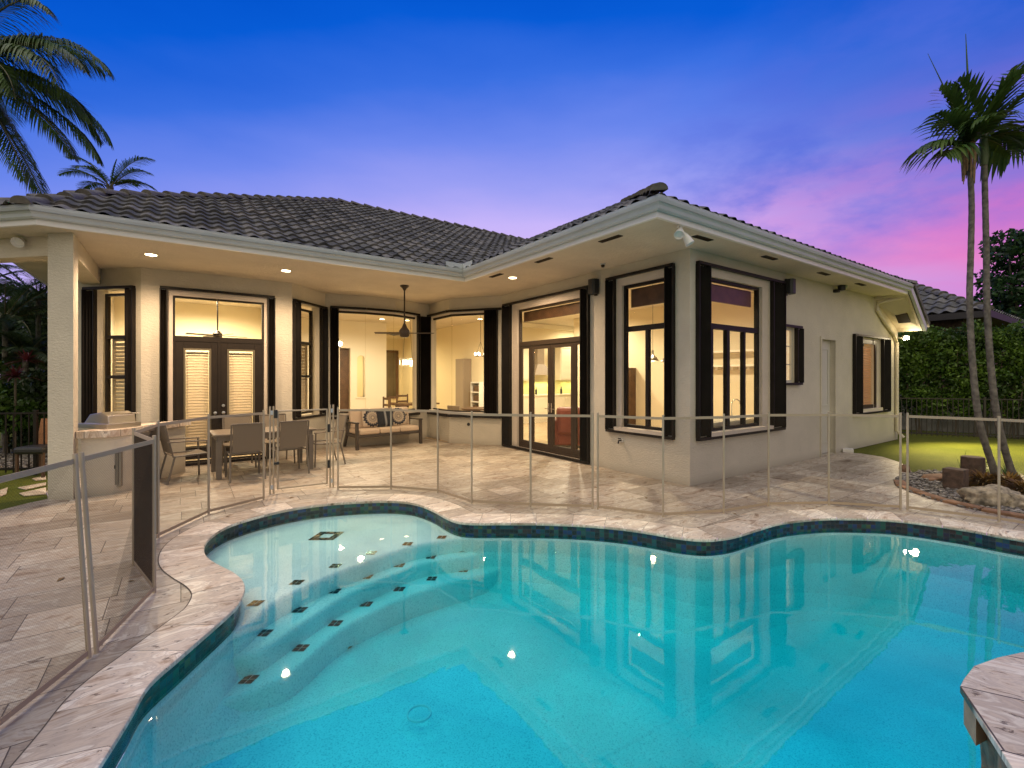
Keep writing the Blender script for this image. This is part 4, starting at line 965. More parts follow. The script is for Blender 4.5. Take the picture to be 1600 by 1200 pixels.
# counter and shelf inside the corner windows
mb=MB(); mb.box(.9,4.59,.25,.9,.86,.90); mb.build('kitchen_counter',M['inwhite'],house); mb=MB(); mb.box(.95,4.58,.27,.85,.03,.86); mb.build('kitchen_base_cabinet',M['inwhite'],house)
mb=MB(); 
for z in (1.93,2.28): mb.box(4.3,4.59,.9,3.6,z,z+.05)
for i in range(13): mb.box(4.40,4.59,1.0+i*.2,1.06+i*.2,1.86,1.93)
mb.build('wall_shelf',M['inwhite'],house)
p=Vector((2.5,.75,.9)); mb=MB(); mb.tube([p,p+Vector((0,0,.25)),p+Vector((0,-.03,.32)),p+Vector((0,-.10,.35)),p+Vector((0,-.17,.31)),p+Vector((0,-.18,.24))],.012,8); mb.lathe([(.03,0),(.03,.03),(.015,.04)],p,12); tag(mb.build('kitchen_faucet',M['chrome'],smooth=True),'gooseneck chrome faucet on the counter inside the side window','faucet')
# arched opening and brown panel seen through corner window
mb=MB(); mb.box(4.05,4.59,4.9,5.3,.03,1.95); mb.build('wine_cabinet',M['wood'],house)
# tall grey cabinet + white shelf in the breakfast nook
c=g(730,641).to_2d(); 
mb=MB(); mb.box(2.0,2.35,10.7,11.3,.03,2.35); tag(mb.build('tall_cabinet',M['fridge'],bevel=.01),'tall grey brown cabinet beyond the right bay window','cabinet')
sh_=empty('display_shelf',(2.2,9.95,0),0,'white open shelf with dark boxes beyond the right bay window','shelf')
mb=MB(); mb.box(-.15,.15,-.30,-.26,0.03,1.5); mb.box(-.15,.15,.26,.3,0.03,1.5)
for z in (.05,.42,.78,1.12,1.46): mb.box(-.15,.15,-.26,.26,z,z+.035)
mb.build('frame',M['white'],sh_)
for z in(.46,.82,1.16): mb=MB(); mb.box(-.1,.12,-.2,.2,z,z+.2); mb.build('storage_box',M['wood'],sh_)

def chair_in(x,y,rz,lab):
    r=empty('dining_chair',(x,y,.03),rz,lab,'chair','brown wooden chairs in the far dining room'); mb=MB(); mb.box(-.22,.22,-.22,.22,.42,.46); mb.build('seat',M['wood'],r)
    for a,b in((-1,-1),(1,-1),(-1,1),(1,1)): mb=MB(); mb.box(a*.2-.02,a*.2+.02,b*.2-.02,b*.2+.02,0,.42 if b>0 else 1.02); mb.build('leg',M['wood'],r)
    mb=MB(); 
    for z in(.55,.72,.92): mb.box(-.18,.18,-.215,-.19,z,z+.07)
    mb.build('backrest',M['wood'],r)
dx=at(632,630,17.2)
def trestle(x,y):
    r=empty('dining_table',(x,y,.03),R(10),'brown trestle dining table with an iron wheel base in the far room','table'); mb=MB(); mb.box(-.5,.9,-.45,.45,.72,.77); mb.build('tabletop',M['wood'],r)
    mb=MB()
    for xx in(-.3,.7): mb.beam((xx,-.4,0),(xx,.35,.72),.07,.07); mb.beam((xx,.4,0),(xx,-.35,.72),.07,.07)
    mb.beam((-.3,0,.36),(.7,0,.36),.06,.06); mb.build('trestle_base',M['wood'],r)
    mb=MB(); mb.tube([Vector((.2+.22*math.cos(a),-.3,.3+.22*math.sin(a))) for a in np.linspace(0,2*math.pi,17)],.02,6); mb.build('crank_wheel',M['wood'],r)
p=at(640,620,15.6); trestle(p.x,p.y); 
for (px,d,rz,l) in((613,15.0,R(-80),'brown ladder back dining chair at the near left of the trestle table'),(621,15.9,R(-70),'brown ladder back dining chair behind the nearest one at the trestle table'),(632,16.9,R(180),'brown ladder back dining chair on the far side of the trestle table')):
    q=at(px,620,d); chair_in(q.x,q.y,rz,l)
def pend_light(loc,e,col=(1,.74,.42),size=.06,parent=None): return light('POINT','lamp',loc,e,col,parent,shadow_soft_size=size)
def chandelier():
    p=at(637,566,14.5); r=empty('glass_chandelier',(p.x,p.y,p.z),0,'rectangular glass chandelier glowing white in the far dining room','chandelier')
    mb=MB(); 
    for s_ in(-1,1): mb.tube([Vector((s_*.15,0,.1)),Vector((s_*.06,0,SZ-p.z))],.006,6)
    mb.build('suspension',M['brownframe'],r); mb=MB(); mb.box(-.22,.22,-.1,.1,.1,.12); mb.box(-.22,.22,-.1,.1,-.12,-.10)
    for a in(-1,1):
        for b in(-1,1): mb.box(a*.22-.01,a*.22+.01,b*.1-.01,b*.1+.01,-.1,.1)
    mb.build('frame',M['chrome'],r); mb=MB(); 
    for k in range(4): mb.lathe([(.0,-.07),(.04,-.07),(.04,.07),(0,.07)],(-.15+.1*k,0,0),10)
    mb.build('lamp_shade',M['lampwhite'],r,smooth=True); pend_light((0,0,-.3),25,parent=r)
chandelier()
def bulbchand():
    p=at(751,552,13.2); r=empty('ring_chandelier',(p.x,p.y,p.z),0,'black ring chandelier with round glowing bulbs behind the right bay window','chandelier')
    mb=MB(); mb.tube([Vector((0,0,.33)),Vector((0,0,SZ-p.z))],.006,6); mb.build('suspension',M['brownframe'],r); mb=MB()
    mb.tube([Vector((.15*math.cos(a),.15*math.sin(a),-.08)) for a in np.linspace(0,2*math.pi,21)],.01,6)
    for k in range(3): a=2*math.pi*k/3; mb.tube([Vector((.15*math.cos(a),.15*math.sin(a),-.08)),Vector((0,0,.33))],.005,6)
    mb.build('frame',M['brownframe'],r); mb=MB()
    for k in range(5): a=2*math.pi*k/5; mb.lathe([(0,-.045),(.025,-.03),(.035,0),(.025,.03),(.01,.05),(0,.05)],(.15*math.cos(a),.15*math.sin(a),-.02),10)
    mb.build('bulb',M['lampwhite'],r,smooth=True); pend_light((0,0,-.25),18,parent=r)
bulbchand()
def pendant(px,py,Z,lab):
    p=at(px,py,Z); r=empty('pendant_lamp',(p.x,p.y,p.z),0,lab,'pendant lamp','pendant lamps in the kitchen'); mb=MB(); mb.tube([Vector((0,0,.2)),Vector((0,0,SZ-p.z))],.004,6); mb.build('cord',M['rubber'],r)
    mb=MB(); mb.lathe([(.125,-.03),(.125,-.02),(.09,.04),(.04,.085),(.025,.10),(.022,.2),(.0,.2)],(0,0,0),24); mb.f=mb.f[:-2]; mb.build('lamp_shade',M['steel'],r,smooth=True)
    mb=MB(); mb.lathe([(0,-.035),(.035,-.02),(.04,.01),(.02,.05),(0,.05)],(0,0,0),12); mb.build('bulb',M['lampwhite'],r,smooth=True); pend_light((0,0,-.1),10,parent=r)
pendant(1020,562,9.9,'nearer metal pendant lamp in the corner kitchen window'); pendant(1041,564,10.6,'metal pendant lamp half hidden by the black shutter of the corner window')
# breakfast table + shell chair in bay
p=at(748,640,13.4); t_=empty('breakfast_table',(p.x,p.y,.03),0,'dark wood breakfast table just inside the right bay window','table'); mb=MB(); mb.lathe([(0,.72),(.5,.72),(.5,.76),(0,.76)],(0,0,0),28); mb.build('tabletop',M['wood'],t_); mb=MB(); mb.lathe([(.25,0),(.25,.03),(.05,.08),(.05,.72)],(0,0,0),16); mb.build('pedestal',M['wood'],t_,smooth=True)
p=at(717,644,13.0); t_=empty('shell_chair',(p.x,p.y,.03),R(-60),'beige shell chair beside the breakfast table behind glass','chair'); mb=MB(); mb.box(-.22,.22,-.22,.22,.42,.47); mb.build('seat',M['fridge'],t_,bevel=.02); mb=MB(); mb.obox((0,-.24,.66),Vector((1,0,0)),Vector((0,.97,.24)),Vector((0,-.24,.97)),.2,.02,.22); mb.build('backrest',M['fridge'],t_,bevel=.02)
for a in(-1,1):
    for b in(-1,1): mb=MB(); mb.beam((a*.2,b*.2,0),(a*.14,b*.14,.42),.025,.025); mb.build('leg',M['wood'],t_)
# red sofa in the family room
rs=empty('red_sofa',(1.35,4.05,.03),R(-35),'red leather armchair inside the wing french doors','armchair')
mb=MB(); mb.box(-.48,.48,-.45,.45,.06,.42); mb.build('seat',M['red'],rs,bevel=.05); mb=MB(); mb.box(-.48,.48,-.50,-.25,.3,.95); mb.build('backrest',M['red'],rs,bevel=.08)
for s_ in(-1,1): mb=MB(); mb.box(s_*.52-.11,s_*.52+.11,-.45,.48,.06,.66); mb.build('armrest',M['red'],rs,bevel=.06)
# bedroom ceiling fan seen through the transom
p=at(340,523,11.2); bf_=empty('ceiling_fan',(p.x,p.y,p.z),0,'ceiling fan inside the bedroom above the blind covered doors','ceiling fan'); mb=MB(); mb.tube([Vector((0,0,.1)),Vector((0,0,SZ-p.z))],.015,8); mb.lathe([(.07,SZ-p.z-.04),(.02,SZ-p.z-.1)],(0,0,0),12); mb.build('rod',M['brownframe'],bf_); mb=MB(); mb.lathe([(0,-.1),(.09,-.08),(.1,.02),(.03,.1)],(0,0,0),16); mb.build('motor',M['brownframe'],bf_,smooth=True)
for k in range(4):
    mb=MB(); a=R(20+90*k); d=Vector((math.cos(a),math.sin(a),0)); mb.obox(d*.38+Vector((0,0,-.02)),d,Vector((-d.y,d.x,.15)).normalized(),Vector((0,0,1)),.28,.06,.005); mb.build('blade',M['brownframe'],bf_)
# interior lights: recessed ceiling cans with soft panels of light
warm=(1,.86,.62)
def room_light(x,y,e,sx=1.5,sy_=1.5,c=warm):
    light('SPOT','interior_ceiling_light',(x,y,SZ-.06),e*6.3,c,house,(x,y,0),spot_size=R(170),spot_blend=.5,shadow_soft_size=.09)
room_light(-6,9.3,110); room_light(-2,9.9,75); room_light(-.5,14.8,100,c=(1,.82,.46)); room_light(1.1,7.7,50); room_light(1.7,2.3,62); room_light(3.4,6.3,80); room_light(6.2,8.65,30); room_light(7.2,1.8,55,c=(1,.6,.3))
def can(x,y,z,lab,e=None,r=.075,grp=None,tilt=None):
    o=empty('recessed_light',(x,y,z),0,lab,'ceiling light',grp); MB().lathe([(r,-.001),(r+.018,-.004),(r+.02,.0)],(0,0,0),24).build('trim_ring',M['white'],o,smooth=True)
    mb=MB(); mb.lathe([(0,-.006),(r,-.006),(r,-.003),(0,-.003)],(0,0,0),24); mb.build('lens',M['lampwarm'],o)
    if e: light('SPOT','lamp',(0,0,-.02),e,(1,.71,.45),o,None,spot_size=R(160),spot_blend=.7,shadow_soft_size=.05)
gr='recessed lights in the patio ceiling'
for px,py,l in((236,398,'recessed ceiling light over the outdoor kitchen'),(447,423,'recessed ceiling light over the dining table'),(801,434,'recessed ceiling light in front of the wing french doors')):
    p=g(px,py,SZ); can(p.x,p.y,SZ-.001,l,370,grp=gr)
p=g(236,398,SZ)
for px,py,Z_,l in((597,498,15,'left recessed light in the living room ceiling'),(636,500,17,'right recessed light in the living room ceiling'),(750,498,11.5,'recessed light in the breakfast nook ceiling'),(832,496,13.5,'left recessed light seen through the door transom'),(864,490,12.5,'right recessed light seen through the door transom')):
    r_=ray(px); Zc=(SZ-HC)*F/(588-py); q=CAM+r_*Zc; can(q.x,q.y,SZ-.013,l,grp='recessed lights inside the house')
# table lamp glow inside the living room (starry lamp at left edge of bay)
p=at(531,537,12.2); o=empty('wall_sconce',tuple(p),0,'bright globe sconce at the left edge of the bay window','wall lamp'); MB().lathe([(0,-.07),(.05,-.05),(.07,0),(.05,.05),(0,.07)],(0,0,0),14).build('globe',M['lampwhite'],o,smooth=True); MB().box(-.02,.02,-.02,.3,-.1,-.07).build('bracket',M['chrome'],o); pend_light((0,-.12,0),20,parent=o)

# ------------------------------------------------------------------ patio furniture and fittings
def v2(v,z=0): return Vector((v.x,v.y,z))
# ceiling fan on the patio
p=at(632,519,10.2); fn=empty('patio_ceiling_fan',(p.x,p.y,p.z),0,'dark bronze three blade ceiling fan on a long rod under the patio roof','ceiling fan')
hh=SZ-p.z
MB().tube([(0,0,.1),(0,0,hh)],.016,10).build('rod',M['brownframe'],fn,smooth=True)
MB().lathe([(.02,hh-.11),(.05,hh-.06),(.095,hh-.02),(.095,hh)],(0,0,0),20).build('canopy',M['brownframe'],fn,smooth=True)
MB().lathe([(0,-.11),(.07,-.11),(.10,-.09),(.115,-.03),(.115,.03),(.06,.10),(.03,.17),(.016,.2)],(0,0,0),24).build('motor',M['brownframe'],fn,smooth=True)
for k,a in enumerate((180+math.degrees(AZ)-90+4,-90+math.degrees(AZ)+3,60+math.degrees(AZ)-20)):
    a=R(a); d=Vector((math.cos(a),math.sin(a),0)); s_=Vector((-d.y,d.x,.22)).normalized(); mb=MB()
    mb.obox(d*.34+Vector((0,0,-.02)),d,s_,d.cross(s_),.30,.055,.004); mb.obox(d*.12+Vector((0,0,-.02)),d,s_,d.cross(s_),.06,.02,.008); mb.build('blade',M['brownframe'],fn,bevel=.003)
# sofa
a=g(557,704); b=g(660,693); d=v2(b-a).normalized(); L_=(b-a).length
sf=empty('outdoor_sofa',tuple((a+b)/2),math.atan2(d.y,d.x),'dark framed outdoor sofa with beige cushions under the curved bay window','sofa')
hw=L_/2
def mbx(*boxes,name,m,par,bevel=.006):
    mb=MB(); [mb.box(*q) for q in boxes]; return mb.build(name,M[m],par,bevel=bevel)
mbx((-hw+.03,hw-.03,.02,.08,.27,.33),(-hw+.03,hw-.03,.62,.68,.27,.33),(-hw+.02,-hw+.08,.08,.62,.27,.33),(hw-.08,hw-.02,.08,.62,.27,.33),(-hw+.05,hw-.05,.66,.70,.70,.76),name='frame',m='wooddark',par=sf)
for x in(-hw,hw-.06):
    mb=MB(); mb.beam((x+.03,.03,0),(x+.03,.05,.60),.06,.07,(0,1,0)); mb.build('leg',M['wooddark'],sf)
    mb=MB(); mb.beam((x+.03,.80,0),(x+.03,.62,.35),.06,.06,(0,1,0)); mb.beam((x+.03,.62,.33),(x+.03,.70,.76),.05,.06,(0,1,0)); mb.build('leg',M['wooddark'],sf)
    mb=MB(); mb.beam((x+.03,-.01,.62),(x+.03,.68,.60),.07,.035); mb.build('armrest',M['wooddark'],sf,bevel=.006)
wd_=(2*hw-.14)/3
for i in range(3):
    x0=-hw+.07+i*wd_; mbx((x0+.004,x0+wd_-.004,.02,.64,.335,.455),name='seat_cushion',m='cushion',par=sf,bevel=.035)
    mb=MB(); mb.obox((x0+wd_/2,.60,.67),Vector((1,0,0)),Vector((0,.97,-.22)),Vector((0,.22,.97)),wd_/2-.006,.06,.24); mb.build('back_cushion',M['cushion'],sf,bevel=.04)
mir=sf.matrix_basis if False else Matrix.Translation(sf.location)@Matrix.Rotation(sf.rotation_euler.z,4,'Z')
def pillowmesh(w,h,t,n=12):
    mb=MB()
    for s_ in(1,-1):
        b=len(mb.v)
        for i in range(n+1):
            for j in range(n+1):
                x=i/n*2-1; y=j/n*2-1; e=(1-x**4)*(1-y**4); pin=1-.07*(x*x*y*y); mb.v.append((x*w/2*pin,s_*(-t/2)*e**.55,y*h/2*pin))
        for i in range(n):
            for j in range(n):
                q=(b+i*(n+1)+j,b+(i+1)*(n+1)+j,b+(i+1)*(n+1)+j+1,b+i*(n+1)+j+1); mb.f.append(q if s_==1 else q[::-1])
    return mb
def medallion(name):
    m=mat(name,(.5,.42,.33),.9,bump=(.3,120)); t=m.node_tree; b_=t.nodes['Principled BSDF']; tc=N(t,'ShaderNodeTexCoord'); sp=N(t,'ShaderNodeSeparateXYZ'); t.links.new(tc.outputs['Object'],sp.inputs[0])
    r=math_(t,'SQRT',math_(t,'ADD',math_(t,'POWER',sp.outputs[0],2),math_(t,'POWER',sp.outputs[2],2)))
    ang=math_(t,'ARCTAN2',sp.outputs[2],sp.outputs[0]); pet=math_(t,'MULTIPLY',math_(t,'SINE',math_(t,'MULTIPLY',ang,18)),.05)
    x=math_(t,'DIVIDE',r,.23)
    k=ramp(t,[(0,(.45,.36,.26)),(.16,(.03,.035,.05)),(.24,(.42,.34,.25)),(.36,(.05,.06,.08)),(.42,(.42,.34,.25)),(.60,(.22,.18,.15)),(.70,(.018,.022,.035)),(.92,(.5,.40,.30))],math_(t,'ADD',x,pet),'CONSTANT'); t.links.new(k.outputs[0],b_.inputs['Base Color']); return m
M['medal']=medallion('medallion_fabric')
M['navystripe']=mat('navy_feather_fabric',(.015,.018,.025),.9,bump=(.3,120)); t=M['navystripe'].node_tree; tc=N(t,'ShaderNodeTexCoord'); sp=N(t,'ShaderNodeSeparateXYZ'); t.links.new(tc.outputs['Object'],sp.inputs[0]); t.links.new(ramp(t,[(0,(.25,.25,.25)),(.018,(.10,.11,.13)),(.03,(.015,.018,.025))],math_(t,'ABSOLUTE',sp.outputs[0]),'CONSTANT').outputs[0],t.nodes['Principled BSDF'].inputs['Base Color'])
def pillow(lx_,m,label,sz=.46,tilt=-.28,roll=0,ly=.44):
    o=pillowmesh(sz,sz,.15).build('throw_pillow',M[m],None,smooth=True); o.matrix_world=mir@Matrix.Translation((lx_,ly,.455+sz/2*.97))@Matrix.Rotation(tilt,4,'X')@Matrix.Rotation(roll,4,'Y'); tag(o,label,'pillow','pillows on the outdoor sofa')
pillow(-hw*.35,'medal','cream pillow with a round dark medallion, left on the outdoor sofa',roll=.05); pillow(hw*.02,'navystripe','plain navy pillow between the two medallion pillows',ly=.40,roll=-.04); pillow(hw*.45,'medal','cream pillow with a round dark medallion, right on the outdoor sofa',sz=.47,roll=-.08)
# dining table
a=g(340,750); b=g(488,733); c=g(474,712)
d=v2(b-a).normalized(); e_=Vector((-d.y,d.x,0)); L_=(b-a).length; Wd=.86
tb_=empty('dining_table',tuple(a),math.atan2(d.y,d.x),'taupe slatted outdoor dining table left of the patio fence gate','table')
mb=MB()
for i in range(7): y0=-.04+i*(Wd+.08)/7; mb.box(-.06,L_+.06,y0+.003,y0+(Wd+.08)/7-.003,.715,.74)
mb.build('tabletop',M['tabletop'],tb_,bevel=.002)
mbx((0,L_,-.01,.02,.63,.714),(0,L_,Wd-.02,Wd+.01,.63,.714),(-.01,.02,.02,Wd-.02,.63,.714),(L_-.02,L_+.01,.02,Wd-.02,.63,.714),name='apron',m='taupe',par=tb_,bevel=.002)
for x in(.02,L_-.02):
    for y in(.03,Wd-.03): mbx((x-.04,x+.04,y-.04,y+.04,0,.63),name='leg',m='taupe',par=tb_,bevel=.004)
tmat=Matrix.Translation(a)@Matrix.Rotation(math.atan2(d.y,d.x),4,'Z'); trz=math.atan2(d.y,d.x)
def sling_chair(label,arms=True):
    r=empty('patio_chair',(0,0,0),0,label,'chair','sling chairs round the outdoor dining table')
    # front toward +y
    mb=MB(); n=8
    for i in range(n+1):
        t_=i/n; y=.24-.46*t_; z=.44-.03*math.sin(math.pi*t_)
        for x in(-.22,.22): mb.v.append((x,y,z))
        for x in(-.22,.22): mb.v.append((x,y,z-.008))
    for i in range(n): k=i*4; mb.f+=[(k,k+1,k+5,k+4),(k+2,k+6,k+7,k+3),(k,k+4,k+6,k+2),(k+1,k+3,k+7,k+5)]
    mb.build('seat',M['sling'],r)
    mb=MB(); lean=Vector((0,-.20,.98)).normalized(); mb.obox(Vector((0,-.23,.44))+lean*.26,Vector((1,0,0)),Vector((0,.98,.20)).normalized(),lean,.215,.006,.23); mb.build('backrest',M['sling'],r,bevel=.003)
    mb=MB(); top=Vector((0,-.23,.44))+lean*.50
    for s_ in(-1,1):
        mb.tube([Vector((s_*.235,.25,.43)),Vector((s_*.235,-.22,.42)),Vector((s_*.235,-.23,.44))+lean*.50],.014,8)
    mb.tube([Vector((-.235,top.y,top.z)),Vector((.235,top.y,top.z))],.014,8); mb.tube([Vector((-.235,.25,.43)),Vector((.235,.25,.43))],.014,8); mb.build('frame',M['taupe'],r,smooth=True)
    for s_ in(-1,1):
        MB().tube([Vector((s_*.24,.25,.64 if arms else .43)),Vector((s_*.25,.27,0))],.015,8).build('leg',M['taupe'],r,smooth=True)
        MB().tube([Vector((s_*.24,-.20,.42)),Vector((s_*.25,-.30,0))],.015,8).build('leg',M['taupe'],r,smooth=True)
        if arms: mb=MB(); mb.beam((s_*.25,-.30,.66),(s_*.25,.28,.64),.04,.022); mb.build('armrest',M['tabletop'],r,bevel=.005)
    return r
ch=sling_chair('taupe sling chair with its back to the pool, nearer the left table end',False)
def place(o,x,y,rz): q=tmat@Vector((x,y,0)); o.location=q; o.rotation_euler=(0,0,trz+rz)
place(ch,L_*.26,-.10,R(0)); 
c2=dup(ch,(0,0,0),0,'taupe sling chair with its back to the pool, seen through the gate posts'); place(c2,L_*.72,-.08,R(3))
c3=dup(ch,(0,0,0),0,'taupe sling chair on the far side of the dining table by the left door leaf'); place(c3,L_*.30,Wd+.22,R(178))
c4=dup(ch,(0,0,0),0,'taupe sling chair on the far side of the dining table by the right door leaf'); place(c4,L_*.74,Wd+.20,R(183))
ca=sling_chair('armchair at the left head of the outdoor dining table'); place(ca,-.42,Wd*.45,R(-78))
cb=dup(ca,(0,0,0),0,'armchair at the right head of the outdoor dining table beside the sofa'); place(cb,L_+.34,Wd*.45,R(92))
# outdoor kitchen counter
Fp=[g(127,777),g(150,775),g(178,772),g(203,767),g(224,760),g(238,752)]
Fp=spline([v2(p) for p in Fp],4,False); back=Vector((.42,.62,0))
bq=empty('grill_counter',tuple(Fp[0]),0,'curved stucco grill counter with travertine top and steel door behind the column','counter')
org=Fp[0]; Lp=[p-org for p in Fp]
MB().prism([(p.x,p.y) for p in Lp]+[(p.x,p.y) for p in (Lp[-1]+back*1.05,Lp[0]+back*1.05)],0,.83).build('counter_body',M['stucco'],bq)
ov=[p+Vector((-.03,-.06,0)) for p in Lp]; ov[0]-=Vector((.05,-.05,0)); ov[-1]+=Vector((.07,-.04,0))
MB().prism([(p.x,p.y) for p in ov]+[(p.x,p.y) for p in (ov[-1]+back*1.15,ov[0]+back*1.15)],.831,.93).build('countertop',M['capm'],bq,bevel=.008)
wq=W(g(147,772).to_2d(),g(193,769).to_2d(),(-1,-1)); u0,u1=0,wq.L; mb=MB(); wq.box(mb,u0,u1,.10,.66,-.08,.075); o=mb.build('access_door',mat('brushed_door_frame',(.30,.28,.24),.35,metal=.6),None,bevel=.004); o.parent=bq; o.location=-org
mb=MB(); wq.box(mb,u0+.03,u1-.03,.13,.63,.0755,.085); o=mb.build('door_leaf',mat('brushed_door_leaf',(.20,.185,.16),.4,metal=.5),None); o.parent=bq; o.location=-org
mb=MB(); wq.box(mb,u1-.155,u1-.065,.365,.415,.0855,.09); o=mb.build('latch',M['rubber'],None); o.parent=bq; o.location=-org
q=at(172,652,7.1); gl=empty('gas_grill',(q.x,q.y,.931),AZ-R(90)+R(-16),'stainless gas grill with closed hood set in the curved counter','grill')
mbx((-.30,.30,-.24,.24,0,.07),name='body',m='steel',par=gl)
mb=MB(); prf_=[(-.29,-.22,.07),(-.14,-.22,.24),(.12,-.22,.28),(.27,-.22,.22),(.29,-.22,.07)]
mb.v=[(x*.9,-.19,z*.85) for x,_,z in prf_]+[(x*.9,.19,z*.85) for x,_,z in prf_]; mb.f=[(0,1,2,3,4)[::-1],(5,6,7,8,9)]+[(i,i+1,i+6,i+5) for i in range(4)]; mb.build('hood',M['steel'],gl,bevel=.01)
MB().tube([(.31,-.18,.2),(.34,-.18,.21),(.34,.18,.21),(.31,.18,.2)],.012,8).build('handle',M['chrome'],gl,smooth=True)
# wicker chair behind the column
q=g(64,743); wc=empty('wicker_chair',(q.x,q.y,0),R(150),'tan wicker chair with a black cushion by the left garden fence','chair')
mb=MB(); mb.obox((0,-.22,.68),Vector((1,0,0)),Vector((0,.97,.2)),Vector((0,-.2,.97)),.22,.02,.28); mb.build('backrest',mat('wicker',(.30,.14,.06),.8,var=(.3,60),bump=(.8,90)),wc,bevel=.01); mbx((-.23,.23,-.2,.25,.40,.52),name='cushion',m='rubber',par=wc,bevel=.04)
for a_ in(-1,1):
    for b_ in(-1,1): MB().beam((a_*.2,b_*.2,0),(a_*.2,b_*.2,.42),.035,.035).build('leg',M['wood'],wc)
# wall speakers, flood lamps, camera, outlet, hose tap
def speaker(W_,px,py,lab):
    u,z=W_.uv(px,py); o=empty('wall_speaker',tuple(W_.P(u,z,0)),0,lab,'speaker','black outdoor wall speakers'); l=Vector((0,0,0))
    d=Vector((*W_.d,0)); n=Vector((*W_.n,0)); mb=MB(); pr=[(-.10,.03),(-.09,.13),(-.05,.17),(.05,.17),(.09,.13),(.10,.03)]
    for zz in(-.14,.14):
        for a_,b_ in pr: mb.v.append(tuple(d*a_+n*b_+Vector((0,0,zz))))
    mb.f=[tuple(range(6)),tuple(range(11,5,-1))]+[(i,(i+1)%6,(i+1)%6+6,i+6)[::-1] for i in range(6)]
    mb.build('cabinet',M['rubber'],o,bevel=.008); mb=MB(); mb.obox(n*.015,d,n,Vector((0,0,1)),.03,.015,.16); mb.build('bracket',M['rubber'],o)
speaker(w_wing,932,449,'small black speaker between the french doors and the corner window'); speaker(w_side,1227,449,'black speaker on the side wall above the small window')
p=Vector((-.35,-.35,SZ)); p=g(1063,352,SZ); tf=empty('twin_floodlight',(p.x,p.y,SZ-.001),0,'unlit white twin headed floodlight under the corner of the eave','floodlight')
MB().lathe([(.05,-.02),(.05,0)],(0,0,0),20).build('base',M['white'],tf)
for d_ in (Vector((-.6,-.35,-.55)),Vector((.25,-.35,-.85))):
    d_.normalize(); q=Vector((0,0,-.02))+d_*.10; rm=d_.to_track_quat('Z','Y').to_matrix(); mb=MB(); mb.tube([(0,0,-.02),tuple(q)],.014,8); mb.lathe([(.02,0),(.035,.03),(.05,.09),(.062,.16),(.058,.165),(.045,.13)],q,20,rm); mb.build('lamp_head',M['white'],tf,smooth=True)
p=g(41,372,SZ); o_=empty('eave_floodlight',(p.x,p.y,SZ-.001),0,'unlit white round floodlight under the left eave beside the column','floodlight'); MB().lathe([(.05,-.02),(.05,0)],(0,0,0),20).build('base',M['white'],o_); d_=Vector((-.25,-.75,-.5)).normalized(); mb=MB(); q=d_*.08; rm=d_.to_track_quat('Z','Y').to_matrix(); mb.tube([(0,0,-.02),tuple(q)],.014,8); mb.lathe([(.02,0),(.05,.05),(.075,.13),(.070,.135),(.05,.10)],q,20,rm); mb.build('lamp_head',M['white'],o_,smooth=True)
u,z=w_side.uv(1303,446); o_=empty('security_lamp',tuple(w_side.P(u,z,0)),0,'black box security lamp high on the side wall, unlit','floodlight'); mb=MB(); mb.box(-.05,.05,-.10,0,-.16,-.10); mb.build('bracket',M['rubber'],o_); mb=MB(); mb.obox((.02,-.14,.0),Vector((.9,-.43,0)).normalized(),Vector((.43,.9,0)).normalized(),Vector((0,0,1)),.06,.05,.13); mb.build('housing',M['rubber'],o_,bevel=.01); mb=MB(); mb.obox((.045,-.20,.01),Vector((.9,-.43,0)).normalized(),Vector((.43,.9,0)).normalized(),Vector((0,0,1)),.048,.006,.09); mb.build('lens',mat('unlit_lens',(.35,.38,.22),.3),o_)
q=at(1394,527,12.15); q=Vector((9.05,-.22,HC+(588-527)/F*12.3)); o_=empty('lit_floodlight',tuple(q),0,'blazing floodlight at the far end of the side wall','floodlight')
mb=MB(); mb.tube([(0,.20,-.02),(0,.05,-.02)],.02,8); mb.build('bracket',M['white'],o_)
for s_ in(-1,1): 
    rm=Vector((s_*.5+.2,-.8,-.4)).normalized().to_track_quat('Z','Y').to_matrix(); MB().lathe([(.0,0),(.05,.01),(.065,.07)],(s_*.07,0,0),18,rm).build('lamp_head',M['white'],o_,smooth=True); MB().lathe([(0,.055),(.05,.06),(.045,.085),(0,.095)],(s_*.07,0,0),14,rm).build('bulb',mat('flood_glow',(1,1,1),.5,emit=((1,.86,.62),160)),o_,smooth=True)
light('SPOT','lamp',(.0,-.25,-.1),2300,(1,.80,.45),o_,None,spot_size=R(112),spot_blend=.7,shadow_soft_size=.06).rotation_euler=Vector((-.30,-.9,-.75)).to_track_quat('-Z','Y').to_euler()
light('POINT','lamp',(.05,-.2,-.02),14,(1,.80,.45),o_,None,shadow_soft_size=.08)
p=w_wing.P(w_wing.u(942),3.5,0); p=g(942,412,SZ); o_=empty('ceiling_camera',(p.x,p.y,SZ-.001),0,'small dome camera under the soffit above the wall speaker','camera'); mb=MB(); mb.lathe([(.045,-.02),(.045,0)],(0,0,0),16); mb.build('base',M['white'],o_); mb=MB(); mb.lathe([(0,-.07),(.025,-.06),(.035,-.035),(.03,-.015)],(0,0,0),16); mb.build('dome',M['brownframe'],o_,smooth=True)
u,z=w_wing.uv(972,688); o_=empty('hose_tap',tuple(w_wing.P(u,z,0)),0,'white outdoor tap under the corner window','tap'); mb=MB(); mb.box(-.03,0,-.04,.04,-.03,.03); mb.build('plate',M['white'],o_); mb=MB(); mb.tube([(-.02,0,0),(-.09,0,0),(-.10,0,-.05)],.015,8); mb.lathe([(.028,0),(.028,.012)],(-.07,0,.03),12); mb.build('spout',M['rubber'],o_,smooth=True)
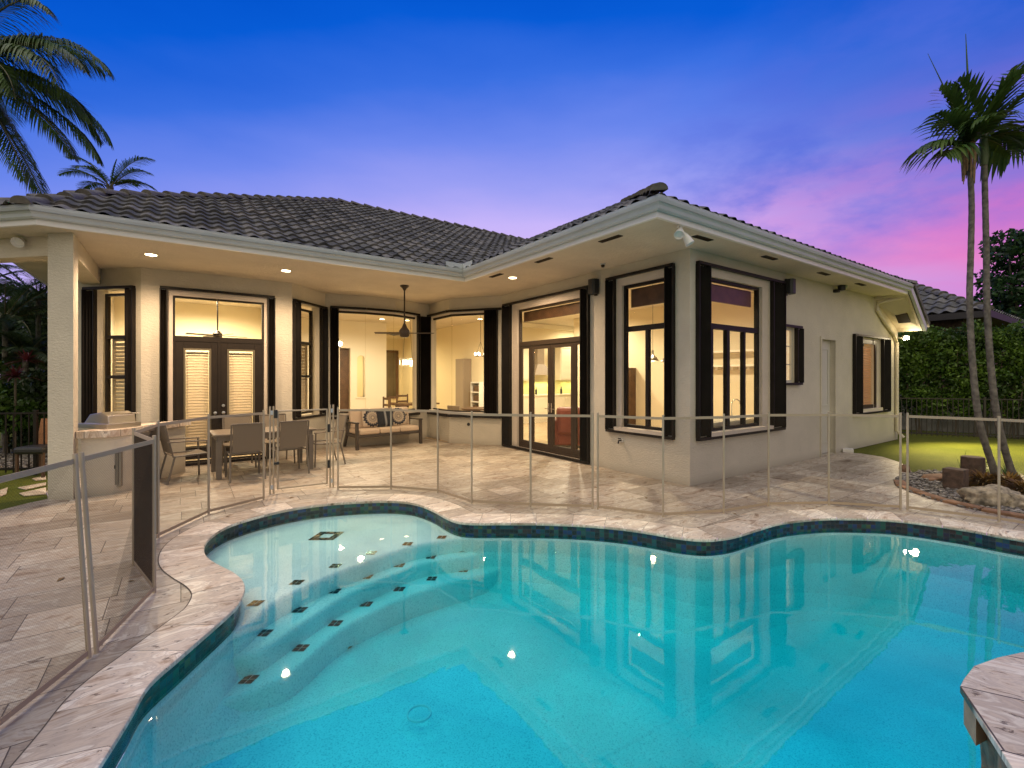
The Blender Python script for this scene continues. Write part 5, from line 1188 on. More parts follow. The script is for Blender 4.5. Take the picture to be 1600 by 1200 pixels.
u,z=w_p5.uv(732,663); o_=empty('wall_outlet',tuple(w_p5.P(u,z,0)),math.atan2(w_p5.d.y,w_p5.d.x),'dark round outlet cover under the right bay window','outlet'); mb=MB(); mb.lathe([(.0,.02),(.035,.018),(.04,0)],(0,0,0),16,Matrix.Rotation(R(90 if w_p5.n.dot(Vector((w_p5.d.y,-w_p5.d.x)))>0 else -90),3,'X')); mb.build('cover',M['rubber'],o_)
q=g(1325,706); o_=MB(); o_.box(-.16,.16,-.1,.1,0,.07); o_=o_.build('splash_block',M['white'],None,bevel=.01); o_.location=q; o_.rotation_euler.z=R(20); tag(o_,'small white splash block on the paving at the edge of the lawn','splash block')

# ------------------------------------------------------------------ removable mesh pool fence
FH=1.235
def postm(name='post'):
    return MB().tube([(0,0,-.05),(0,0,FH)],.013,10)
postdata=None
def fence(pxs,lab,extend=None,tilt=None,h=FH):
    P=[v2(g(x,y)) if isinstance(x,(int,float)) else v2(x) for x,y in pxs]
    root=empty('mesh_fence_section',tuple(P[0]),0,lab,'pool fence','mesh pool fence sections'); o=P[0]
    global postdata
    for i,p in enumerate(P):
        if extend and i in extend: continue
        if postdata is None:
            postdata=postm().build('post',M['alu'],root,smooth=True); q_=postdata
        else: q_=postdata.copy(); COL.objects.link(q_); q_.parent=root
        q_.location=p-o; q_.rotation_euler=(0,0,0)
        if tilt and i in tilt: q_.rotation_euler=tilt[i]
    for i in range(len(P)-1):
        a,b=P[i]-o,P[i+1]-o; d=(b-a).normalized(); a=a+d*.014; b=b-d*.014; z=Vector((0,0,1)); mb=MB(); T=(b-a).length
        ta=tb_0=Vector((0,0,0))
        def lean(k):
            if tilt and k in tilt: 
                m_=Matrix.Rotation(tilt[k][0],3,'X'); m_=Matrix.Rotation(tilt[k][1],3,'Y')@m_; return m_@Vector((0,0,h))-Vector((0,0,h))
            return Vector((0,0,0))
        la,lb=lean(i),lean(i+1)
        vs=[a+z*.045,b+z*.045,b+z*(h-.05)+lb,a+z*(h-.05)+la]
        sc=MB().add(vs,[(0,1,2,3)]).build('mesh_screen',M['screen'],root,uv=[(0,0),(T,0),(T,1.15),(0,1.15)])
        mb=MB(); n_=d.cross(z)*.003
        for q0_,q1_ in((a+z*.02,b+z*.02),(a+z*(h-.06)+la,b+z*(h-.06)+lb)):
            mb.add([q0_-n_,q1_-n_,q1_-n_+z*.032,q0_-n_+z*.032,q0_+n_,q1_+n_,q1_+n_+z*.032,q0_+n_+z*.032],[(0,1,2,3),(7,6,5,4),(0,4,5,1),(3,2,6,7)])
        mb.build('edge_binding',M['rail'],root)
    return root
A_=g(139,1028); far=A_+(g(0,1140)-A_)*1.0; far=A_+v2(g(0,1140)-A_).normalized()*1.35
tl={0:(R(0),R(0),0)}
def leanfor(basepx,toppx):
    """rotation that leans a post so its top falls where it stands in the photograph"""
    b=g(*basepx); Z=F*HC/(basepx[1]-588); t_=at(toppx[0],toppx[1],Z); dx=(t_.x-b.x)/FH; dy=(t_.y-b.y)/FH; return (-math.atan(dy),math.atan(dx),0)
fence([(far,0),(139,1028)],'mesh fence panel running out of the frame at the lower left',extend={0},tilt={1:leanfor((139,1028),(117,714))})
fence([(151,1020),(241,926),(209,884),(247,841),(326,803),(412,781)],'mesh fence section in front of the grill counter with its dark zigzag fold',tilt={0:leanfor((151,1020),(127,711))})
# the gate: latch post pair, gate leaf, hinge post pair
gp0,gp1=v2(g(434,771)),v2(g(511,762)); gt=empty('pool_gate',tuple(gp0),math.atan2((gp1-gp0).y,(gp1-gp0).x),'framed mesh gate of the pool fence standing in front of the dining table','gate'); L_=(gp1-gp0).length
mb=MB(); 
for a_,b_ in(((0,0,.06),(0,0,FH-.03)),((L_,0,.06),(L_,0,FH-.03))): mb.tube([a_,b_],.013,10)
for z_ in(.07,FH-.04): mb.tube([(0,0,z_),(L_,0,z_)],.011,10)
mb.build('gate_frame',M['alu'],gt,smooth=True); MB().add([(.012,0,.08),(L_-.012,0,.08),(L_-.012,0,FH-.05),(.012,0,FH-.05)],[(0,1,2,3)]).build('mesh_screen',M['screen'],gt,uv=[(0,0),(L_,0),(L_,1.1),(0,1.1)])
for xs_,nm in(((-.10,-.055),'latch_post'),((L_+.045,L_+.09),'hinge_post')):
    for x_ in xs_: MB().tube([(x_,0,-.02),(x_,0,FH+.03)],.013,10).build(nm,M['alu'],gt,smooth=True)
    mb=MB(); 
    for z_ in(.10,FH-.06): mb.box(xs_[0],xs_[1],-.012,.012,z_-.03,z_+.03)
    mb.build('post_bridge',M['gutter'],gt)
mb=MB(); mb.box(-.05,-.005,-.03,.03,FH-.14,-.02+FH); mb.box(-.05,.02,-.02,.02,.42,.46); mb.build('latch',M['rubber'],gt,bevel=.006); mb=MB(); mb.box(L_+.005,L_+.04,-.02,.02,.3,.42); mb.box(L_+.005,L_+.04,-.02,.02,.85,.97); mb.build('hinge',M['rubber'],gt,bevel=.005)
fence([(528,765),(611,764),(684,770),(737,787),(829,792),(926,795)],'mesh fence section between the gate and the wing french doors')
fence([(934,796),(1036,808),(1131,802),(1201,791),(1295,789.5),(1407,796)],'mesh fence section bending round the outer corner of the house')
fence([(1418,797),(1561,815),(1700,838)],'mesh fence section at the right edge in front of the palms')

# ------------------------------------------------------------------ raised stone wall at the lower right
zt_=.47
cp=[g(1500,1072,zt_),g(1506,1060,zt_),g(1522,1040,zt_),g(1558,1027,zt_),g(1600,1018,zt_),g(1720,1008,zt_),g(1900,1100,zt_),g(1800,1500,zt_),g(1640,1290,zt_)]
cp=[v2(p) for p in cp]; o0=cp[0]
sp_=empty('raised_spa_wall',tuple(o0),0,'raised stone pool wall with thick travertine cap at the lower right corner','stone wall')
Lc=[p-o0 for p in cp]
MB().prism([(p.x,p.y) for p in Lc],zt_-.028,zt_).build('cap_slab',M['capm'],sp_,bevel=.006)
cc_=sum(Lc,Vector())/len(Lc); edge=Lc[0].lerp(Lc[8],.20)
blk=[p+(cc_-p).normalized()*.012 for p in (Lc[0],Lc[1],Lc[2],Lc[3],Lc[4],Lc[5])]+[edge+(cc_-edge).normalized()*.012]
MB().prism([(p.x,p.y) for p in blk],zt_-.15,zt_-.0285).build('edge_block',mat('honey_travertine',(.42,.27,.16),.6,var=(.35,9),bump=(.3,20)),sp_,bevel=.006)
ins=[p+(cc_-p).normalized()*.07 for p in Lc]
o_=MB().prism([(p.x,p.y) for p in ins],-1.5,zt_-.0289).build('stacked_stone',M['rockbrown'],sp_)
bm=bmesh.new(); bm.from_mesh(o_.data); bmesh.ops.subdivide_edges(bm,edges=bm.edges,cuts=14,use_grid_fill=True)
from mathutils import noise
for v in bm.verts: v.co+=Vector((noise.noise(v.co*9),noise.noise(v.co*9+Vector((5,0,0))),0))*.035
bm.to_mesh(o_.data); bm.free()

# ------------------------------------------------------------------ planting bed
bed=[v2(p) for p in bedge[0:]]
bedout=[v2(g(1424,737)),v2(g(1440,734)),v2(g(1490,733)),v2(g(1560,738)),v2(g(1640,745)),v2(g(1760,770)),v2(g(1760,835))]
loop=[v2(p) for p in dk[6:]]+[v2(g(1800,850)),v2(g(1900,800)),v2(g(1700,752)),v2(g(1600,744)),v2(g(1500,737)),v2(g(1440,735))]
tag(sheet('planting_bed_soil',[loop],.004,M['dark']),kind='structure')
def inside(p,L):
    c=False; n=len(L)
    for i in range(n):
        a_,b_=L[i],L[(i+1)%n]
        if (a_.y>p.y)!=(b_.y>p.y) and p.x<(b_.x-a_.x)*(p.y-a_.y)/(b_.y-a_.y)+a_.x: c=not c
    return c
ICO=None
def ico():
    global ICO
    if ICO is None:
        bm=bmesh.new(); bmesh.ops.create_icosphere(bm,subdivisions=1,radius=1); bm.verts.index_update(); ICO=([v.co.copy() for v in bm.verts],[tuple(v.index for v in f.verts) for f in bm.faces]); bm.free()
    return ICO
def pebbles(mb,pts,r0,r1):
    V,Fc=ico()
    for p in pts:
        r=random.uniform(r0,r1); sx,sy_,sz=r*random.uniform(.8,1.4),r*random.uniform(.7,1.1),r*random.uniform(.4,.7); a_=random.random()*6.28; c_,s_=math.cos(a_),math.sin(a_); b=len(mb.v)
        for v in V: x=v.x*sx; y=v.y*sy_; mb.v.append((p.x+x*c_-y*s_,p.y+x*s_+y*c_,p.z+v.z*sz+sz*.4))
        mb.f+=[tuple(b+i for i in f) for f in Fc]
xs=[p.x for p in loop]; ys=[p.y for p in loop]; pts=[]
while len(pts)<3600:
    p=Vector((random.uniform(min(xs),max(xs)),random.uniform(min(ys),max(ys)),.004))
    if inside(p,loop): pts.append(p)
mb=MB(); pebbles(mb,pts,.012,.04); tag(mb.build('gravel',M['pebble'],smooth=True),'river pebbles covering the planting bed','gravel',kind='stuff')
def rock(name,loc,size,rz,m,label,cat,seed=0,sub=3):
    bm=bmesh.new(); bmesh.ops.create_icosphere(bm,subdivisions=sub,radius=1)
    for v in bm.verts:
        n_=noise.fractal(v.co*1.3+Vector((seed,0,0)),1.0,2.0,4); v.co*=1+.33*n_; v.co.z=max(v.co.z,-.45)
        v.co=Vector((v.co.x*size[0],v.co.y*size[1],(v.co.z+.4)*size[2]))
    me=bpy.data.meshes.new(name); bm.to_mesh(me); bm.free(); me.materials.append(M[m]); o=bpy.data.objects.new(name,me); COL.objects.link(o); o.location=loc; o.rotation_euler.z=rz
    for f in me.polygons: f.use_smooth=True
    return tag(o,label,cat)
q=g(1552,787); rock('boulder',(q.x,q.y,0),(.36,.20,.17),AZ-R(90)-.12,'rock','long pitted limestone boulder beside the fence post in the planting bed','boulder',3,4)
q=g(1596,792); rock('boulder',(q.x,q.y,0),(.20,.14,.12),AZ-R(90),'rock','smaller limestone boulder at the right end of the long one','boulder',9,4)
q=g(1462,748); rock('flat_stone',(q.x,q.y,0),(.28,.16,.05),AZ-R(90)+.4,'edging','flat orange sandstone lying left of the cut stumps','stone',5)
q=g(1413,737); rock('stone',(q.x,q.y,0),(.06,.08,.09),0,'rockbrown','small dark stone at the tip of the planting bed','stone',6)
# sandstone edging slabs along the paving side
eg=resample([v2(p) for p in dk[7:]],.42,False)
for i in range(len(eg)-1):
    a_,b_=eg[i],eg[i+1]; d=(b_-a_).normalized(); n_=Vector((-d.y,d.x,0)); c_=(a_+b_)/2
    if not inside(c_+n_*.1,loop): n_=-n_
    mb=MB(); mb.obox(Vector((0,0,.012)),d,n_,Vector((0,0,1)),.20,.07,.022); o_=mb.build('edging_stone',M['edging'],None,bevel=.01); o_.location=c_+n_*.06; o_.rotation_euler.z=random.uniform(-.06,.06)
    tag(o_,'flat sandstone slab, %s from the lawn tip in the bed edging row'%(['first','second','third','fourth','fifth','sixth','seventh','eighth','ninth','tenth'][min(i,9)]),'edging stone','edging stones of the planting bed')
def stump(px,py,r,h,lab,sq=False):
    q=g(px,py); mb=MB(); 
    if sq: mb.box(-r,r,-r,r,0,h)
    else: mb.lathe([(r*1.05,0),(r,h*.3),(r*.97,h*.95),(r*.93,h),(0,h)],(0,0,0),26)
    o=mb.build('stump',M['stump'],None,bevel=.008); o.location=q; o.rotation_euler.z=AZ+R(30); tag(o,lab,'stump')
stump(1493,763,.12,.30,'square cut wooden block, the nearer of the two in the planting bed',True); stump(1520,752,.15,.40,'taller wooden stump just behind the square block')
# small plants
def blades(mb,c,n,L,w,up,droop,spread=1.0):
    for k in range(n):
        a_=random.random()*6.283; e=random.uniform(*up); d=Vector((math.cos(a_)*math.cos(e),math.sin(a_)*math.cos(e),math.sin(e))); l=L*random.uniform(.6,1.1); s_=Vector((-math.sin(a_),math.cos(a_),0)); b=len(mb.v); m_=4
        for i in range(m_+1):
            t_=i/m_; p=c+d*l*t_*spread+Vector((0,0,-droop*l*t_*t_)); ww=w*(1-t_)**.7*(.5+t_*1.2 if t_<.4 else 1)
            mb.v+=[tuple(p-s_*ww),tuple(p+s_*ww)]
        for i in range(m_): mb.f.append((b+2*i,b+2*i+1,b+2*i+3,b+2*i+2))
def plant(px,py,m,n,L,w,up,droop,lab,cat,name='plant',zoff=0):
    q=g(px,py); mb=MB(); blades(mb,Vector((0,0,0.02)),n,L,w,up,droop); r=empty(name,(q.x,q.y,0),0,lab,cat); mb.build('leaves',M[m],r); mb=MB(); mb.lathe([(.03,0),(.015,.08)],(0,0,0),8); mb.build('stem',M['stump'],r); return r
plant(1538,762,'brom',470,.50,.020,(.2,1.2),.45,'orange bromeliad right of the wooden stumps','plant','bromeliad')
plant(1575,765,'brom',470,.50,.020,(.2,1.2),.45,'orange bromeliad between the palm trunks and the boulder','plant','bromeliad')
plant(1600,775,'brom',370,.50,.02,(.2,1.2),.45,'orange bromeliad at the right edge of the picture','plant','bromeliad')
plant(1530,740,'shrub',60,.45,.008,(.5,1.4),.35,'thin leaved green plant at the foot of the left palm','plant','grass_plant')
plant(1573,750,'shrub',60,.42,.008,(.5,1.4),.35,'thin leaved green plant at the foot of the right palm','plant','grass_plant')
plant(1503,742,'shrub',9,.62,.007,(.9,1.4),.35,'sparse bent green plant behind the square block','plant','grass_plant')

# ------------------------------------------------------------------ palms
def frond(mb,rb,base,az,elev,L,sag,nl=34,ll=.5,lw=.02,droop=.5,curl=0,vee=.5):
    """rachis curve with leaflets on both sides; leaflets hang by droop"""
    d=Vector((math.cos(az),math.sin(az),0)); pts=[]; n=14; p=Vector(base); e=elev
    for i in range(n+1):
        pts.append(p.copy()); t_=i/n; ee=e-sag*t_*t_; p=p+(d*math.cos(ee)+Vector((0,0,math.sin(ee))))*(L/n)
    rb.tube(pts,[.018*(1-.85*i/n)*L/1.6 for i in range(n+1)],5)
    side=Vector((-d.y,d.x,0))
    for k in range(nl):
        t_=.12+.88*k/(nl-1); x=t_*n; i=min(int(x),n-1); c=pts[i].lerp(pts[i+1],x-i); tg=(pts[i+1]-pts[i]).normalized(); upv=side.cross(tg).normalized()
        if upv.z<0: upv=-upv
        l=ll*(math.sin(math.pi*min(1,t_*.9+.12))**.6)*random.uniform(.85,1.1)
        for s_ in(-1,1):
            dr_=(side*s_*.85+tg*(.45+.5*t_)+upv*vee*.3*random.uniform(.2,1)).normalized(); b=len(mb.v); m_=4; q=c.copy(); w_=lw*random.uniform(.8,1.2); dd=droop*random.uniform(.6,1.4)
            ws=(dr_.cross(Vector((0,0,1)))).normalized()
            for j in range(m_+1):
                u_=j/m_; ww=w_*(1-u_)**.6*(.6+.8*min(u_*3,1)*.5); mb.v+=[tuple(q-ws*ww),tuple(q+ws*ww)]
                dirn=(dr_+Vector((0,0,-dd*1.8*u_))).normalized(); q=q+dirn*(l/m_)
            for j in range(m_): mb.f.append((b+2*j,b+2*j+1,b+2*j+3,b+2*j+2))
def palm(name,base,trunk,r0,r1,crownc,fr,lab,mleaf='palm',nl=34,ll=.5,lw=.02,extra=None,ringd=.09):
    root=empty(name,tuple(base),0,lab,'palm tree'); o=Vector(base); mb=MB()
    P=spline([Vector(t)-o for t in trunk],6,False); P=resample(P,ringd,False); n=len(P)
    mb.tube(P,[(r0+(r1-r0)*i/(n-1))*(1+.06*(i%2))*(1+.35*max(0,1-i/5)) for i in range(n)],10); mb.build('trunk',M['trunk'],root,smooth=True)
    lm=MB(); rb=MB(); c=Vector(crownc)-o
    for f_ in fr: frond(lm,rb,c,*f_[:2],f_[2],f_[3],nl,ll*(f_[4] if len(f_)>4 else 1),lw,f_[5] if len(f_)>5 else .5)
    lm.build('fronds',M[mleaf],root); rb.build('leaf_stalks',mat('frond_stalk',(.10,.09,.03),.6),root,smooth=True)
    if extra: extra(root,c)
    return root
raz=math.atan2(RT.y,RT.x)  # azimuth of image right
def az_(deg): return raz+R(deg)   # 0 = right in picture, 90 = away, 180 = left, -90 = toward camera
T1=[(1563,762),(1549,722),(1537,685),(1527,640),(1519,560),(1515,470),(1517,390),(1518,310),(1513,232)]
T2=[(1592,762),(1580,735),(1568,695),(1556,640),(1547,560),(1542,470),(1541,390),(1539,300),(1537,215)]
def trunkpts(T,Z): 
    b=g(*T[0]); Z=F*HC/(T[0][1]-588); pts=[at(x,y,Z) for x,y in T]; pts[0].z=-.03; return b,pts
def ex1(root,c):
    mb=MB()
    for k in range(14):
        a_=random.random()*6.28; mb.tube([c+Vector((math.cos(a_)*.04,math.sin(a_)*.04,.28)),c+Vector((math.cos(a_)*.075,math.sin(a_)*.075,-.05)),c+Vector((math.cos(a_)*.07,math.sin(a_)*.07,-.35-random.random()*.2))],[.012,.02,.006],5)
    mb.build('dry_sheath',M['deadleaf'],root)
    mb=MB(); mb.tube([c+Vector((0,0,-.1)),c+Vector((0,0,.9)),c+Vector((RT.x*-.04,RT.y*-.04,1.75))],[.028,.018,.004],6); mb.tube([c,c+Vector((RT.x*-.28,RT.y*-.28,.75)),c+Vector((RT.x*-.62,RT.y*-.62,1.45))],[.02,.012,.003],6); mb.build('spear_leaf',M['palm'],root)
b1,P1=trunkpts(T1,7)
frs=[(az_(175),1.25,1.05,.35,.75,.25),(az_(95),1.5,1.1,.2,.7,.15),(az_(190),.85,.8,.7,.8,.6),(az_(168),.35,.7,1.0,1,1.4),(az_(198),-.1,.6,.8,1,1.4),(az_(-30),1.2,.95,.4,.75,.25),(az_(-110),.7,.6,1.1,.8,1.1)]
palm('palm_tree',b1,P1,.044,.034,P1[-1],frs,'left one of the two slender palms leaning over the planting bed, with upright spear leaves',ll=.66,lw=.036,nl=15,extra=ex1)
b2,P2=trunkpts(T2,7)
def ex2(root,c):
    MB().tube([c+Vector((0,0,-.42)),c+Vector((0,0,-.3)),c+Vector((0,0,-.05)),c+Vector((0,0,.1))],[.045,.062,.05,.03],10).build('crownshaft',mat('crownshaft_green',(.07,.10,.035),.5,var=(.3,10)),root,smooth=True)
frs=[(az_(5),1.25,1.2,.3,.75,.2),(az_(-8),.95,1.1,.5,.8,.4),(az_(170),1.3,1.0,.3,.7,.2),(az_(35),.6,.95,.8,.9,.8),(az_(-60),1.2,.9,.5,.75,.4),(az_(-10),.2,.8,1.0,1,1.4),(az_(140),.9,.7,.9,.8,.8),(az_(10),-.2,.6,.8,1,1.4),(az_(-120),.5,.6,1.1,.9,1.2)]
palm('palm_tree',b2,P2,.045,.034,P2[-1],frs,'right one of the two slender palms, dense crown and a green crownshaft',ll=.68,lw=.036,nl=16,extra=ex2)
# big palm at the left edge, crown hanging over the roof corner
c=at(-60,100,8.2); bb=v2(c)+Vector((.1,.2,0))
frs=[(az_(4),-.98,2.9,.25,1,1.3),(az_(-14),-.85,2.8,.35,1,1.3),(az_(0),-.50,2.7,.7,1,1.5),(az_(14),-.35,2.7,1.0,1,1.6),(az_(-3),.35,2.6,1.6,1,1.5),(az_(10),.55,2.7,1.9,1,1.5),(az_(-12),.15,2.6,1.6,1,1.5),(az_(25),-.05,2.5,1.4,1,1.6),(az_(-25),-.15,2.5,1.2,1,1.6),(az_(5),-.05,2.5,1.3,1,1.6),(az_(35),.8,2.3,1.9,1,1.4),(az_(-45),.5,2.3,2.0,1,1.5),(az_(-8),.95,2.4,2.2,1,1.4),(az_(-35),-.6,2.4,.7,1,1.6),(az_(60),.2,2.3,1.7),(az_(120),.4,2.2,1.7),(az_(180),.3,2.2,1.8),(az_(-120),.4,2.2,1.8)]
palm('palm_tree',tuple(bb),[bb,bb+Vector((.05,0,3)),v2(c)+Vector((0,0,5)),c],.14,.10,c,frs,'large palm whose drooping fronds enter at the upper left corner','palm',nl=84,ll=.72,lw=.014)
# palm behind the roof
c=at(172,292,16.5); bb=v2(c)
frs=[(az_(178),.95,2.1,1.3),(az_(3),1.0,2.0,1.5),(az_(185),.6,1.9,1.4),(az_(-5),.65,1.8,1.5),(az_(165),.35,1.5,1.2),(az_(15),.4,1.5,1.3),(az_(90),.8,1.5,1.4),(az_(-90),.5,1.5,1.6),(az_(60),1.45,1.1,.2,.3)]
palm('palm_tree',tuple(bb),[bb,bb+Vector((0,0,3)),c],.13,.1,c,frs,'palm crown showing above the left end of the tiled roof','palm',nl=40,ll=.50,lw=.022)
# ------------------------------------------------------------------ foliage masses
def leafcloud(centers,n,size,zmin=.0,flat=.6):
    """n small leaf quads scattered through ellipsoids (center, radii)"""
    V=[];Fs=[]; tot=sum(c[1][0]*c[1][1]*c[1][2] for c in centers)
    for (c,r) in centers:
        k=max(8,int(n*(r[0]*r[1]*r[2])/tot)); d=rng.normal(size=(k,3)); d/=np.linalg.norm(d,axis=1)[:,None]; rad=rng.uniform(.35,1,(k,1))**.5
        p=np.array(c)+d*rad*np.array(r)*rng.uniform(.85,1.1,(k,1)); p=p[p[:,2]>zmin]; k=len(p)
        a_=rng.normal(size=(k,3)); a_/=np.linalg.norm(a_,axis=1)[:,None]; b_=np.cross(a_,rng.normal(size=(k,3))); b_/=np.linalg.norm(b_,axis=1)[:,None]
        s_=size*rng.uniform(.6,1.3,(k,1)); q=np.stack([p-a_*s_,p+b_*s_*.5,p+a_*s_,p-b_*s_*.5],1).reshape(-1,3); b0=len(V); V+=q.tolist(); Fs+=[(b0+4*i,b0+4*i+1,b0+4*i+2,b0+4*i+3) for i in range(k)]
    return V,Fs
def foliage(name,centers,n,size,m,parent,zmin=0):
    mb=MB(); mb.v,mb.f=leafcloud(centers,n,size,zmin); return mb.build(name,M[m],parent)
# hedge behind the right fence
ha,hb=at(1392,588,14.2).to_2d(),at(1780,588,11.6).to_2d(); hd=(hb-ha).normalized(); HL=(hb-ha).length
hedge_=empty('hedge',(ha.x,ha.y,0),0,'tall clipped green hedge behind the dark metal fence on the right','hedge'); cs=[]
o_=Vector((ha.x,ha.y,0)); nH=int(HL/.33)
for i in range(nH):
    for j in range(8):
        x=(i+.5)*.33; c_=hd*x; z_=.8+j*.31; rr=random.uniform(.28,.42); cs.append(((c_.x+random.uniform(-.1,.1),c_.y+random.uniform(-.15,.15),z_+random.uniform(-.05,.05)-(.0 if j<7 else random.uniform(0,.2))),(rr,rr,rr*.9)))
foliage('leaves',cs,42000,.055,'hedge',hedge_)
mb=MB()
for i in range(26):
    c_=hd*random.uniform(0,HL); mb.tube([(c_.x,c_.y,0),(c_.x+random.uniform(-.15,.15),c_.y+random.uniform(-.15,.15),1.4),(c_.x+random.uniform(-.3,.3),c_.y+random.uniform(-.3,.3),2.4)],[.022,.016,.008],5)
mb.build('stems',M['bark'],hedge_)
# pale wall behind the hedge
p0=ha+Vector((.9,.75))+(-hd)*1.0; mb=MB(); wz=W(p0,p0+hd*14,(-1,0)); wz.box(mb,0,14,0,1.1,-.15,0); tag(mb.build('boundary_wall',mat('boundary_wall_paint',(.28,.27,.25),.8,var=(.4,3))),'pale wall glimpsed through the hedge on the right','wall')
# dark metal fence in front of the hedge
def railfence(a_,b_,h,lab,m='black',gap=.115):
    a_=v2(a_);b_=v2(b_); L_=(b_-a_).length; r=empty('metal_fence',tuple(a_),math.atan2((b_-a_).y,(b_-a_).x),lab,'fence')
    mb=MB(); mb.box(0,L_,-.015,.015,h-.03,h); mb.box(0,L_,-.015,.015,.10,.13); mb.build('rail',M[m],r)
    mb=MB(); k=int(L_/gap)
    n_=0
    for i in range(k):
        if n_>=95: break
        mb1=MB(); x=(i+.5)*gap; mb1.box(x-.008,x+.008,-.008,.008,.05,h-.031); mb1.build('picket',M[m],r); n_+=1
    for x in np.arange(0,L_+.1,2.0): mbx((x-.025,x+.025,-.025,.025,0,h+.04),name='fence_post',m=m,par=r,bevel=.003)
M['fencebrown']=mat('weathered_fence_paint',(.020,.016,.013),.6)
railfence(g(1397,682),g(1640,690.5),1.10,'dark metal picket fence across the right lawn in front of the hedge','fencebrown')
railfence(g(-160,748),g(84,741),1.08,'black metal picket fence at the left edge behind the column')
# right-hand tree
c=at(1585,450,20); tr=empty('tree',(c.x,c.y,0),0,'dark broadleaf tree above the hedge at the right edge','tree'); cs=[]
for px,py,r_ in((1575,380,.9),(1600,400,1.1),(1640,380,1.3),(1560,430,.8),(1590,450,1.1),(1550,470,.8),(1530,500,.6),(1575,500,1.0),(1620,470,1.3),(1660,430,1.4),(1600,530,1.1),(1640,530,1.2),(1560,395,.5),(1545,445,.5),(1690,480,1.4)):
    q=at(px,py,20+random.uniform(-.8,.8))-Vector((c.x,c.y,0)); cs.append((tuple(q),(r_,r_,r_*.62)))
foliage('crown',cs,15000,.11,'treeleaf',tr)
mb=MB(); mb.tube([(0,0,0),(.05,.0,1.8),(0,.1,3.4)],[.2,.16,.12],8)
for cc2,_ in cs[:10]: mb.tube([(0,.1,3.2),tuple(Vector(cc2)*.5+Vector((0,0,1.9))),cc2],[.09,.05,.02],6)
mb.build('trunk',M['bark'],tr)
# neighbour's house
nb=empty('neighbour_house',(0,0,0),0,'neighbouring pale house with grey tiled hip roof beyond the hedge','house')
e0=at(1398,516,19.0); e1=at(1500,508,21.5); zev=4.0
# main hip: eave from left to right, ridge rising
def simple_roof(par,x0,y0,x1,y1,ez,h,front=True):
    w_=x1-x0; dd_=y1-y0; m_=min(w_,dd_)/2; pit=h/m_; up_=Vector((0,1,pit)).normalized(); 
    tileplane('roof_slope',Vector((x0,y0,ez)),Vector((1,0,0)),up_,w_,m_*math.sqrt(1+pit*pit),[((x0,y0,0),(-1,1,0)),((x1,y0,0),(1,1,0))],par,M['roof2'],tw=.34,ch=.42,amp=.06,step=.04)
    up2=Vector((1,0,pit)).normalized(); tileplane('roof_slope',Vector((x0,y1,ez)),Vector((0,-1,0)),up2,dd_,m_*math.sqrt(1+pit*pit),[((x0,y0,0),(1,-1,0)),((x0,y1,0),(1,1,0))],par,M['roof2'],tw=.34,ch=.42,amp=.06,step=.04)
    mb=MB(); mb.add([(x0,y0,ez-.06),(x1,y0,ez-.06),(x1,y1,ez-.06),(x0,y1,ez-.06),(x0+m_,y0+m_,ez+h-.1),(x1-m_,y1-m_,ez+h-.1)],[(0,1,5,4),(1,2,5),(2,3,4,5),(3,0,4),(0,3,2,1)]); mb.build('roof_deck',M['ridge'],par)
    mb=MB(); mb.box(x0-.02,x1+.02,y0-.08,y0,ez-.22,ez-.02); mb.box(x0-.1,x0-.02,y0-.08,y1,ez-.22,ez-.02); mb.build('fascia',M['fencebrown'],par)
    caps([Vector((x0,y0,ez)),Vector((x0+m_,y0+m_,ez+h))],'hip_cap',par,m='ridge',r=.14)
    mb=MB(); mb.box(x0+.7,x1-.7,y0+.7,y1-.7,0,ez-.06); mb.build('wall',M['stump'],par)
M['roof2']=M['roof'].copy(); M['roof2'].name='grey_roof_tile'
for n_ in M['roof2'].node_tree.nodes:
    if n_.type=='VALTORGB':
        for e2 in n_.color_ramp.elements:
            if max(e2.color[:3])<.3: e2.color=tuple(min(1,v*1.0+.01) for v in e2.color[:3])+(1,)
q=at(1500,503,17.5); print('nb',q)
simple_roof(nb,13.9,-1.0,24.0,13.0,3.75,2.9)
# vent hood on the neighbour's roof
# ------------------------------------------------------------------ left garden
def shrub(px,py,Z,r,n,size,m,lab,cat='shrub',name='shrub',parts=5,squash=1.0):
    c=at(px,py,Z); root=empty(name,(c.x,c.y,0),0,lab,cat); cs=[]
    for k in range(parts): cs.append(((random.uniform(-.5,.5)*r,random.uniform(-.5,.5)*r,c.z+random.uniform(-.5,.5)*r*squash),(r*.6,r*.6,r*.55*squash)))
    foliage('foliage',cs,n,size,m,root); MB().tube([(0,0,0),(0,0,max(.2,c.z))],[.06,.03],6).build('stem',M['bark'],root)
shrub(10,625,10.2,.75,1800,.07,'shrub','bright green shrub behind the left black fence'); shrub(62,610,10.8,.8,2400,.07,'palmdark','dark leafy shrub beside the column behind the fence'); shrub(-40,600,10.5,.9,2000,.08,'shrub','green shrub at the very left edge behind the fence')
shrub(52,680,10.4,.45,900,.06,'palmdark','low dark shrub at the foot of the garden bed behind the column')
def fanpalm(px,py,Z,nf,L,lab,m='palmdark',z0=None,ll=.5):
    c=at(px,py,Z); bb=v2(c); fr=[(az_(360*k/nf+random.uniform(-15,15)),random.uniform(.0,1.1),L*random.uniform(.8,1.1),random.uniform(1.1,1.7)) for k in range(nf)]
    palm('garden_palm',tuple(bb),[bb,bb+Vector((0,0,c.z*.5)),c],.06,.05,c,fr,lab,m,nl=38,ll=ll,lw=.018)
